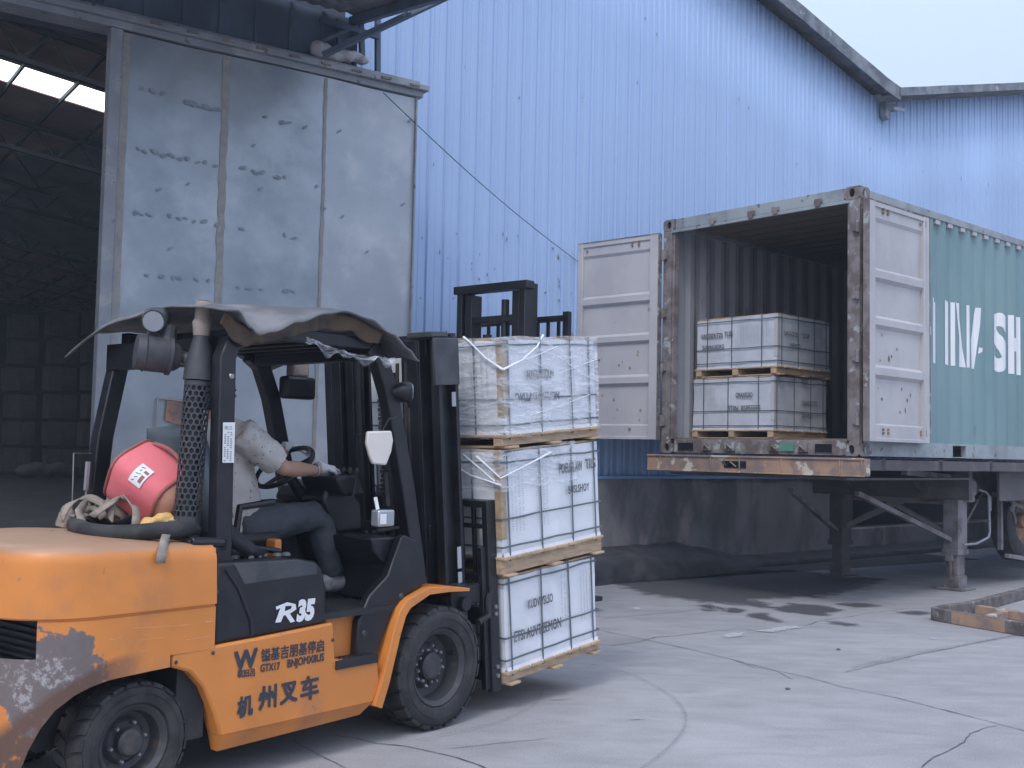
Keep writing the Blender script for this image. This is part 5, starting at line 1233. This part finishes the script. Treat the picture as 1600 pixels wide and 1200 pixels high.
    mb = MB(); mb.box(a_.x+.01, a_.x+.05, -.014, .0, a_.z-.07, a_.z-.02); mb.tube([(a_.x+.03, .03, a_.z), (a_.x+.03, .05, a_.z+.06)], .01, 6); mb.build('lamp_cap', 'white', t)
    mb = MB(); q = pv(626, 612, .06); mb.tube([q+V((-.05, .04, 0)), q, q+V((.03, -.02, 0)), q+V((.045, -.03, 0))], [.02, .05, .056, .05], 16); o = mb.build('head_lamp', 'black', t, smooth=40)
    mb = MB(); mb.tube([q+V((.046, -.031, 0)), q+V((.05, -.034, 0))], .044, 16); mb.build('lamp_glass', 'lampclear', o)
    mb = MB(); q = pv(468, 575, .95); mb.box(q.x-.06, q.x+.06, .93, 1.0, q.z-.05, q.z+.05); mb.build('left_lamp_box', 'paper', t, bevel=.012)
    mb = MB(); q = pv(465, 605, .97); mb.box(q.x-.12, q.x+.10, .92, 1.0, q.z-.07, q.z+.06); mb.build('left_lamp_housing', 'black', t, bevel=.02)
    # document sleeve on the rear post
    mb = MB(); c_ = [pv(348, 660, .062), pv(367, 660, .062), pv(365, 723, .062), pv(347, 723, .062)]; mb.add([V((p.x, .060, p.z)) for p in c_], [(0, 1, 2, 3)]); o = mb.build('notice_label', 'white', t, smooth=0)
    mb = MB()
    put_text(mb, 'SR2 52.', V((c_[3].x+.004, .058, c_[0].z-.03)), (1, 0, 0), (0, 0, 1), .022, .042)
    for c2 in range(3):
        for k in range(14):
            if (k*7+c2*5) % 6: mb.box(c_[3].x+.006+c2*.016, c_[3].x+.013+c2*.016, .0575, .0595, c_[0].z-.045-k*.0095, c_[0].z-.0415-k*.0095)
    mb.build('label_print', 'print', o, smooth=0)
    mb = MB(); mb.lathe([(.014, 0), (.010, -.005)], (-1.372, .063, 1.78), (0, 1, 0), 12); mb.build('post_plug', 'steel', t)
    # --- mast
    mb = MB(MT)
    for s in (0, 1):
        y = (lambda a_: a_) if s == 0 else (lambda a_: Wd-a_)
        def bx(x0, x1, ya, yb, z0, z1): mb.box(x0-.045, x1-.045, min(y(ya), y(yb)), max(y(ya), y(yb)), z0, z1)
        bx(-.11, .06, .215, .235, 0, 1.97); bx(-.11, -.085, .235, .31, 0, 1.97); bx(.035, .06, .235, .31, 0, 1.97)
        bx(-.06, .10, .165, .182, 0.02, 1.99); bx(-.06, -.035, .12, .165, .02, 1.99); bx(.075, .10, .12, .165, .02, 1.99)
    for s in (0, 1):
        y = (lambda a_: a_) if s == 0 else (lambda a_: Wd-a_)
        for (xa, xb, ya, yb) in ((-.05, .10, .30, .32), (-.05, -.03, .32, .37), (.08, .10, .32, .37)): mb.box(xa-.06, xb-.06, min(y(ya), y(yb)), max(y(ya), y(yb)), .04, 1.96)
    mb.bar((-.10, .2, 1.93), (-.10, Wd-.2, 1.93), .03, .10); mb.bar((-.12, .2, .9), (-.12, Wd-.2, .9), .03, .10); mb.bar((.06, .15, 1.95), (.06, Wd-.15, 1.95), .04, .12); mb.bar((-.1, .2, .15), (-.1, Wd-.2, .15), .04, .2)
    mb.build('mast_rail', 'black', t, bevel=.003)
    mb = MB(MT); mb.box(-.13, .0, .06, .16, .25, .62); mb.box(-.12, .12, .07, .12, .5, .60); mb.lathe([(.04, 0), (.04, .1)], (-.05, .02, .52), (0, 1, 0), 14); mb.build('mast_bracket', 'black_dusty', t, bevel=.006)
    mb = MB(MT)
    for y in (.36, Wd-.36): mb.tube([(-.08, y+.03*(1 if y < .6 else -1), .05), (-.08, y+.03*(1 if y < .6 else -1), 1.45)], .042, 14); mb.tube([(-.08, y+.03*(1 if y < .6 else -1), 1.45), (-.08, y+.03*(1 if y < .6 else -1), 1.9)], .028, 12)
    mb.tube([(-.02, .585, .1), (-.02, .585, 1.8)], .055, 16); mb.build('lift_cylinder', 'black', t)
    mb = MB(MT)
    for y in (.45, .70):
        for k in range(60): mb.box(.0, .012, y-.014 if k % 2 else y-.009, y+.014 if k % 2 else y+.009, .3+k*.026, .322+k*.026)
    mb.build('lift_chain', 'rim', t, per=60)
    mb = MB(); 
    for y in (.33, .40, .46): mb.tube([MT((-.14, y, 1.85)), MT((-.17, y, 1.3)), MT((-.16, y, .8)), V((-.05, y, .9)), V((-.15, y, 1.02))], .011, 7)
    mb.tube([(-.22, .30, 1.03), MT((-.14, .31, .95)), MT((-.15, .31, 1.6))], .013, 7); mb.build('hydraulic_hose', 'rubber', t)
    mb = MB(MT); mb.box(-.155, .045, .100, .118, 1.72, 1.98); mb.box(-.16, -.03, .11, .30, 1.985, 2.015); mb.build('mast_cap', 'grey_plastic', t, bevel=.004)
    mb = MB(MT)
    for (z0, z1) in ((.62, .68), (.70, .82), (1.60, 1.68)): mb.box(-.01, .02, .112, .116, z0, z1)
    mb.build('mast_sticker', 'print_pale', t, per=1)
    mb = MB(); mb.tube([(-.35, .24, .62), (.15, .24, .60)], .035, 12); mb.tube([(-.35, Wd-.24, .62), (.15, Wd-.24, .60)], .035, 12); mb.build('tilt_cylinder', 'black_dusty', t, per=1)
    # --- carriage, backrest, forks
    mb = MB(MT); mb.box(.13, .19, .06, Wd-.04, .05, .15); mb.box(.13, .19, .06, Wd-.04, .36, .46)
    mb.box(.12, .22, .05, .085, -.0, .80); mb.box(.12, .22, Wd-.085, Wd-.05, -.0, .80); mb.box(.07, .13, .2, .4, .0, .6); mb.box(.07, .13, Wd-.4, Wd-.2, .0, .6); mb.build('carriage', 'black', t, bevel=.004)
    mb = MB(MT); mb.box(.16, .235, .035, .075, -.02, 1.06); mb.box(.16, .235, Wd-.075, Wd-.035, -.02, 1.06); mb.box(.165, .23, .075, Wd-.075, 1.02, 1.06); mb.box(.17, .22, .075, Wd-.075, .60, .64)
    for k in range(10): y = .16+k*.094; mb.box(.18, .20, y-.012, y+.012, .64, 1.02)
    mb.box(.175, .2, .075, Wd-.075, .90, .925)
    mb.build('load_backrest', 'black', t, bevel=.003)
    mb = MB(MT); mb.tube([(.2, .06, .62), (.19, .05, .56), (.15, .04, .50), (.14, .03, .42), (.05, .03, .40)], .018, 8); mb.build('backrest_brace', 'black_dusty', t)
    mb = MB(MT)
    for (y, z) in ((.05, .46), (.05, .42), (.05, .12), (.05, .07)): mb.lathe([(.012, 0), (.012, -.012)], (.2, y-.016, z), (0, 1, 0), 8)
    mb.build('carriage_bolt', 'steel', t, per=1)
    for y in (.28, .78):
        mb = MB(MT); mb.box(.19, .235, y, y+.12, .02, .50); mb.ext([(.19, y, .016), (1.2, y, .024), (1.2, y, .034), (.235, y, .055), (.19, y, .055)], (0, .12, 0)); mb.build('fork', 'black_dusty', t, bevel=.003)
    return t
build_forklift()

# ---- things lying on the forklift
def on_top():
    loc, rz = FK.o, FK.yaw
    t = tag(empty('inner_tube', loc, rz), 'black rubber tyre tube lying on top of the orange counterweight', 'tyre tube')
    C0 = V((-1.60, .42, 1.10)); mb = MB(); n_ = 48
    pts = []
    for k in range(n_+1):
        a_ = 2*pi*k/n_; pts.append(C0+V((.24*cos(a_)*(1+.05*sin(2*a_)), .30*sin(a_), .008*sin(3*a_))))
    mb.tube(pts, .036, 12, cap=False); mb.build('rubber_tube', 'rubber', t, smooth=60)
    # pink bag
    b = empty('pink_bag', FK.w(-1.509, .45, 1.10), rz); tag(b, 'pink drum shaped bag with a white sticker, tipped over on the counterweight', 'bag')
    ax = V((.34, -.70, -.50)).normalized(); c = V((.0, -.0, .185)); a1 = ax.cross(V((0, 0, 1))).normalized(); b1_ = a1.cross(ax).normalized()
    def ringpt(h, r, th): s_ = 1+.0*sin(2*th); q_ = (abs(cos(th+.5))**3.6+abs(sin(th+.5))**3.6)**(-1/3.6)*.94; return c+ax*h+(a1*cos(th)*r*.92+b1_*sin(th)*r)*q_
    mb = MB(); prof = [(-.150, .11), (-.145, .130), (-.125, .143), (-.06, .148), (.03, .145), (.10, .140), (.125, .132)]
    n_ = 64; vs = [ringpt(h, r*(1+.03*noise.noise(V((h*9, k*.12, 0)))), 2*pi*k/n_) for h, r in prof for k in range(n_)]
    fs = [(i*n_+k, i*n_+(k+1) % n_, (i+1)*n_+(k+1) % n_, (i+1)*n_+k) for i in range(len(prof)-1) for k in range(n_)]+[tuple(range(n_)), tuple((len(prof)-1)*n_+k for k in range(n_))]
    mb.add(vs, fs); mb.build('bag_body', 'pink', b, smooth=60, bevel=.004)
    mb = MB(); mb.tube([ringpt(-.140, .139, 2*pi*k/40) for k in range(41)], .008, 8, cap=False); mb.tube([ringpt(.125, .134, 2*pi*k/40) for k in range(41)], .009, 8, cap=False); mb.build('bag_piping', 'pinkdark', b)
    mb = MB(); prof = [(.125, .130), (.16, .128), (.195, .115), (.21, .09)]; vs = [ringpt(h, r*(1+.05*noise.noise(V((h*30, k*.9, 3)))), 2*pi*k/n_) for h, r in prof for k in range(n_)]
    mb.add(vs, [(i*n_+k, i*n_+(k+1) % n_, (i+1)*n_+(k+1) % n_, (i+1)*n_+k) for i in range(3) for k in range(n_)]+[tuple(3*n_+k for k in range(n_))]); mb.build('bag_mouth', 'bagbrown', b, smooth=60)
    mb = MB(); mb.tube([ringpt(-.10+.09*k/8*2, .150+.02*sin(pi*k/8), radians(95)) for k in range(9)], .010, 8); mb.build('bag_strap', 'pinkdark', b)
    # sticker wrapped on the side facing out
    th0 = None; best = 9
    vd = V((sin(-rz)*0, -1, 0))
    toC = Matrix.Rotation(-rz, 3, 'Z') @ (V((0, 0, CH))-b.location); toC.normalize()
    for k in range(72):
        th = 2*pi*k/72; nrm = (a1*cos(th)+b1_*sin(th)); q = -nrm.dot(toC)
        if q < best: best = q; th0 = th
    mb = MB()
    def patch(h0, h1, t0, t1, r, n=8): mb.grid(n, n, lambda u, v: ringpt(h0+(h1-h0)*u, r, th0+.05+t0+(t1-t0)*v))
    patch(-.035, .035, -.34, .30, .1505); mb.cur = 1; patch(.008, .026, -.22, .0, .1512, 4); patch(.004, .028, .07, .16, .1512, 4)
    mb.cur = 2
    for k in range(5):
        p = ringpt(-.022+.006*(k % 2), .1515, th0-.22+k*.11); q = ringpt(-.010+.006*(k % 3), .1515, th0-.17+k*.11); mb.tube([p, q], .0018, 5)
    mb.build('sticker', ['white', 'pinkdark', 'print'], b, smooth=60)
    # webbing heap
    w = empty('webbing_heap', FK.w(-1.64, .52, 1.09), rz); tag(w, 'tangled heap of dirty beige straps inside the black tube beside the pink bag', 'straps')
    random.seed(5)
    for k in range(9):
        mb = MB(); n_ = 16; p0 = V((random.uniform(-.12, .08), random.uniform(-.10, .14), .03)); ang = random.uniform(0, 6.28); vs = []
        for i in range(n_+1):
            u = i/n_; q = noise.noise_vector(V((k*5.1, u*2.2, 0)))*.22; p = p0+V((cos(ang)*(u-.5)*.26, sin(ang)*(u-.5)*.26, .05*sin(pi*u)*(1+k % 3*.5)))+V((q.x*.4, q.y*.4, abs(q.z)*.3))
            wv = V((-sin(ang+u*3), cos(ang+u*3), .6*sin(u*5+k))).normalized()*.022; vs += [p-wv, p+wv]
        mb.add(vs, [(2*i, 2*i+1, 2*i+3, 2*i+2) for i in range(n_)]); o = mb.build('strap', 'webbing', w, smooth=70); o.modifiers.new('s', 'SOLIDIFY').thickness = .006
    mb = MB(); mb.tube([(-.06, .30, .0), (-.06, .29, .05), (-.05, .28, .085)], [.05, .04, .004], 8); o = mb.build('strap_end', 'webbing', w)
    s = empty('hanging_strap', FK.w(-1.56, .10, 1.05), rz); tag(s, 'short grey webbing strap hanging over the counterweight edge below the exhaust', 'strap')
    def pv(px, py, yy): x, z = FK.onb(px, py, yy); return V((x, yy, z))
    mb = MB(); path = [((270, 812), .17), ((262, 828), .12), ((256, 848), .045), ((253, 866), -.012), ((251, 880), -.012)]; vs = []
    for (p, yy) in path:
        q = pv(*p, yy)-V((-1.56, .10, 1.05)); vs += [q-V((.022, 0, 0)), q+V((.022, 0, 0))]
    mb.add(vs, [(2*i, 2*i+1, 2*i+3, 2*i+2) for i in range(len(path)-1)]); o = mb.build('strap', 'webbing', s, smooth=70); o.modifiers.new('s', 'SOLIDIFY').thickness = .005
    g = empty('work_glove', FK.w(-1.62, .24, 1.085), rz); tag(g, 'pair of stained yellow work gloves tucked under the pink bag', 'gloves')
    mb = MB()
    for oy, ox in ((0, 0), (-.02, .10)):
        for k in range(4): mb.tube([(ox-.05+k*.004, oy+k*.020, .03), (ox+.0, oy+k*.022, .055), (ox+.055, oy+k*.02+.01, .05)], [.011, .014, .014], 8)
        mb.tube([(ox+.04, oy+.03, .05), (ox+.10, oy+.03, .06)], [.035, .03], 10)
    remesh(mb.build('glove', 'yellowcloth', g), .006, 2)
on_top()

# ================================================================== DRIVER
def driver():
    t = tag(empty('person', FK.o, FK.yaw), 'driver in patterned grey shirt, dark trousers and white gloves seated on the forklift', 'person')
    HIP = V((-1.02, .60, 1.08))
    # body (skin) - one surface: head, neck, torso, arms, legs
    SHr, SHl = V((-1.06, .41, 1.54)), V((-1.06, .80, 1.54)); EL, ELl = V((-.83, .34, 1.365)), V((-.80, .84, 1.36)); HR, HL = V((-.53, .42, 1.352)), V((-.50, .72, 1.455))
    NK = V((-1.05, .605, 1.60)); HD = V((-1.055, .605, 1.74))
    mb = MB(); mb.tube([HIP, V((-1.04, .6, 1.3)), V((-1.06, .605, 1.48)), NK, NK+V((.02, 0, .06))], [.13, .125, .14, .055, .05], 16)
    for a_, b_, c_ in ((SHr, EL, HR), (SHl, ELl, HL)): mb.tube([a_, a_.lerp(b_, .5), b_, b_.lerp(c_, .3), b_.lerp(c_, .8), c_], [.055, .05, .040, .042, .028, .026], 14)
    mb.ell(HD, (.092, .073, .112)); mb.ell(HD+V((.03, 0, -.05)), (.062, .052, .062)); mb.tube([HD+V((.085, 0, .015)), HD+V((.112, 0, -.022)), HD+V((.085, 0, -.03))], [.008, .016, .010], 8)
    for s in (-1, 1): mb.ell(HD+V((-.005, s*.078, -.005)), (.02, .010, .032), 8, 6); mb.ell(HD+V((.078, s*.03, .028)), (.016, .02, .006), 8, 6)
    mb.ell(HD+V((.085, 0, -.06)), (.012, .026, .008), 8, 6)
    remesh(mb.build('body', 'skin', t), .008, 3)
    mb = MB()
    for s in (-1, 1): mb.ell(HD+V((.086, s*.031, .010)), (.007, .012, .006), 10, 7)
    mb.build('eye', 'hair', t, per=1)
    mb = MB(); mb.ell(HD+V((-.016, 0, .025)), (.098, .084, .108)); mb.ell(HD+V((-.05, 0, -.02)), (.06, .074, .08)); remesh(mb.build('hair', 'hair', t), .008, 2)
    mb = MB(); mb.tube([HIP+V((.03, 0, -.03)), HIP+V((.03, 0, .08)), V((-1.01, .6, 1.26)), V((-1.045, .605, 1.42)), V((-1.06, .605, 1.53)), NK+V((0, 0, -.01))], [.185, .19, .18, .17, .135, .07], 20)
    mb.tube([SHr+V((0, .03, .0)), SHl+V((0, -.03, 0))], .075, 14)
    for a_, b_ in ((SHr, EL), (SHl, ELl)): mb.tube([a_, a_.lerp(b_, .35), a_.lerp(b_, .86)], [.082, .080, .074], 16)
    o = remesh(mb.build('shirt', 'shirt', t), .010, 4, .022, .07)
    mb = MB(); LEG = []
    for s, yh in ((-1, .50), (1, .70)):
        h = V((-1.0, yh, 1.075)); k = V((-.50, yh-.04*1 if s < 0 else yh+.05, 1.115)); an = V((-.40, yh-.06 if s < 0 else yh+.05, .80)); LEG.append((h, k, an))
        mb.tube([h, h.lerp(k, .5), k+V((-.03, 0, .0)), k+V((.03, 0, -.05)), k.lerp(an, .5), an], [.105, .092, .078, .072, .066, .062], 16)
    mb.ell(V((-1.03, .6, 1.08)), (.14, .18, .10)); remesh(mb.build('trousers', 'trousers', t), .010, 3, .02, .08)
    for (h, k, an) in LEG:
        mb = MB(); f = V((.24, 0, .03)); a_ = an+V((-.03, 0, -.055)); mb.tube([a_+V((-.03, 0, 0)), a_+V((.02, 0, .01)), a_+f*.5, a_+f*.85, a_+f], [.03, .045, .042, .036, .02], 14); mb.ell(a_+V((.0, 0, .03)), (.05, .042, .05))
        mb.v = [(x, y, max(z, .686)) for x, y, z in mb.v]
        remesh(mb.build('shoe', 'shoe', t), .006, 2)
    # gloves with fingers closed on wheel rim / lever
    def hand(P, fwd, down, side, name):
        mb = MB(); fwd = V(fwd).normalized(); side = V(side).normalized(); down = V(down).normalized()
        mb.tube([P-fwd*.05, P-fwd*.01], [.034, .030], 12)
        mb.tube([P-fwd*.01-side*.016, P+fwd*.055-side*.018], [.022, .020], 10); mb.tube([P-fwd*.01+side*.014, P+fwd*.055+side*.018], [.022, .019], 10); mb.tube([P-fwd*.01, P+fwd*.06], [.022, .020], 10)
        for k, l_ in enumerate((.9, 1, .95, .78)):
            b0 = P+fwd*.055+side*(-.030+.020*k); mb.tube([b0, b0+fwd*.030*l_+down*.006, b0+fwd*.045*l_+down*.028*l_, b0+fwd*.038*l_+down*.048*l_], [.0100, .0098, .0092, .008], 8)
        b0 = P+fwd*.0-side*.03; mb.tube([b0, b0-side*.022+fwd*.028+down*.012, b0-side*.014+fwd*.055+down*.026], [.013, .011, .009], 8)
        remesh(mb.build(name, 'glove', t), .0035, 2)
    hand(HR+V((.04, .01, .012)), (1, .12, -.10), (0, 0, -1), (0, 1, 0), 'glove')
    hand(HL+V((.03, 0, .012)), (.95, -.25, .0), (.15, 0, -1), (.25, .95, 0), 'glove')
    mb = MB(); n_ = 24; c = HR-(HR-EL).normalized()*.045; d = (HR-EL).normalized(); a1 = d.cross(V((0, 0, 1))).normalized(); b1_ = d.cross(a1)
    mb.tube([c+(a1*cos(2*pi*k/n_)+b1_*sin(2*pi*k/n_))*.031 for k in range(n_+1)], .005, 6, cap=False); mb.build('wrist_band', 'steel', t)
driver()

# ================================================================== SECOND MAST BEHIND THE LOAD
def stacker():
    o = V((-.15, 9.75, 0)); o2 = FK.yaw
    t = tag(empty('stacker_truck', o, o2), 'dark mast and backrest of a second lift truck behind the stacked tile loads', 'forklift')
    mb = MB()
    for s in (-1, 1):
        mb.box(-.09, .09, s*.36-.03, s*.36+.03, .05, 2.93); mb.box(-.07, .07, s*.27-.04, s*.27+.04, .05, 2.86)
    mb.box(-.11, .0, -.42, .42, 2.87, 2.94); mb.box(-.05, .04, -.3, .3, 2.60, 2.66); mb.box(-.05, .04, -.3, .3, 1.6, 1.7); mb.box(-.05, .04, -.3, .3, .3, .5); mb.build('mast_rail', 'black', t, bevel=.005)
    mb = MB(); mb.tube([(0, -.1, .1), (0, -.1, 2.8)], .035, 12); mb.tube([(-.0, .1, .1), (0, .1, 2.5)], .04, 12); mb.build('lift_cylinder', 'black', t)
    mb = MB(); 
    for y in (-.55, .55): mb.box(.28, .33, y-.03, y+.03, .1, 2.70)
    mb.box(.28, .33, -.55, .55, 2.62, 2.67); mb.box(.28, .33, -.55, .55, 1.7, 1.76)
    for k in range(9): mb.box(.295, .315, -.46+k*.115-.014, -.46+k*.115+.014, 1.7, 2.62)
    mb.build('load_backrest', 'black', t)
    mb = MB(); mb.box(.1, .28, -.5, .5, .1, .5); mb.box(.12, .26, -.3, .3, .49, 1.9); mb.build('carriage', 'black_dusty', t)
    for y in (-.3, .3): mb = MB(); mb.box(.28, 1.2, y-.06, y+.06, .10, .14); mb.build('fork', 'black_dusty', t)
    mb = MB(); mb.prism([(-.8, .12), (-.1, .12), (-.1, .9), (-.3, 1.0), (-.72, .95), (-.82, .8)], -.4, .4); mb.build('body', 'orange', t, bevel=.04)
    for y in (-.5, .40):
        m2 = MB(); m2.lathe([(.06, 0), (.13, 0), (.15, .02), (.15, .08), (.13, .1), (.06, .1)], (-.05, y, .15), (0, 1, 0), 24); m2.build('wheel', 'rubber', t)
stacker()

# ================================================================== LOW STEEL FRAME ON THE GROUND
def low_frame():
    c = gnd(1458, 969); p1 = gnd(1590, 992); p2 = gnd(1592, 931)
    t = tag(empty('steel_frame', (0, 0, 0)), 'low rusty steel frame with an orange inner bar lying on the yard floor', 'frame')
    d1 = (p1-c).normalized(); d2 = (p2-c).normalized(); h = .115
    def loop(off, z0, z1, mk, name, hw):
        pts = [c+d1*2.6+d2*off, c+d1*.03+d2*off*.9, c+d1*(.0+off*.8)+d2*.10, c+d1*(off+.06)+d2*.55, c+d1*(off+.02)+d2*3.2] if 0 else None
    outer = [c+d1*2.6, c+d1*.02, c-d1*.0+d2*.05, c+d1*.02+d2*.35, c+d1*.10+d2*.75, c+d1*.14+d2*3.4]
    mb = MB()
    for i in range(len(outer)-1): mb.bar(outer[i]+V((0, 0, h/2)), outer[i+1]+V((0, 0, h/2)), .07, h)
    mb.build('outer_rail', 'railrust', t, bevel=.008)
    mb = MB(); a = c+d1*.18+d2*.16
    for s in (.0, .62): mb.bar(a+d2*s+V((0, 0, .05)), a+d2*s+d1*2.2+V((0, 0, .05)), .08, .08)
    mb.bar(a+d1*.32+d2*.02+V((0, 0, .052)), a+d1*.32+d2*.62+V((0, 0, .052)), .07, .07); mb.build('inner_bar', 'deckorange', t, bevel=.005)
    mb = MB(); q = c+d1*.22-d2*.036
    mb.bar(q+V((0, 0, h/2))+d2*.0, q+d1*.55+V((0, 0, h/2)), .004, h*.9); mb.build('paint_patch', 'deckorange', t)
low_frame()
# small litter on the yard
random.seed(11)
for i, (px, py, lb) in enumerate(((1310, 1016, 'dark chip of rubble on the open concrete right of the pallets'), (1231, 1078, 'tiny black stone below the long diagonal crack'))):
    mb = MB(); mb.ell((0, 0, .006), (.018, .012, .009), 7, 4); mb.v = [(x+.006*noise.noise(V((k, 0, i))), y, max(0, z)) for k, (x, y, z) in enumerate(mb.v)]
    o = mb.build('stone', 'crack', smooth=0); o.location = gnd(px, py); tag(o, lb, 'stone', 'stones scattered on the yard')

# thin volume added over the yard to lift the blacks bluish
hz = MB(); hz.box(-60, 90, -30, 100, -1, 16); hm = bpy.data.materials.new('black_lift_volume'); hm.use_nodes = True; nt = hm.node_tree; nt.nodes.clear()
pv_ = nt.nodes.new('ShaderNodeVolumePrincipled'); pv_.inputs['Color'].default_value = (.72, .83, 1, 1); pv_.inputs['Density'].default_value = .0025; pv_.inputs['Anisotropy'].default_value = .1
ou = nt.nodes.new('ShaderNodeOutputMaterial'); nt.links.new(pv_.outputs[0], ou.inputs['Volume']); M['black_lift_haze'] = hm
ho = hz.build('black_lift_haze', 'black_lift_haze', smooth=0); ho['kind'] = 'stuff'; ho.display_type = 'WIRE'
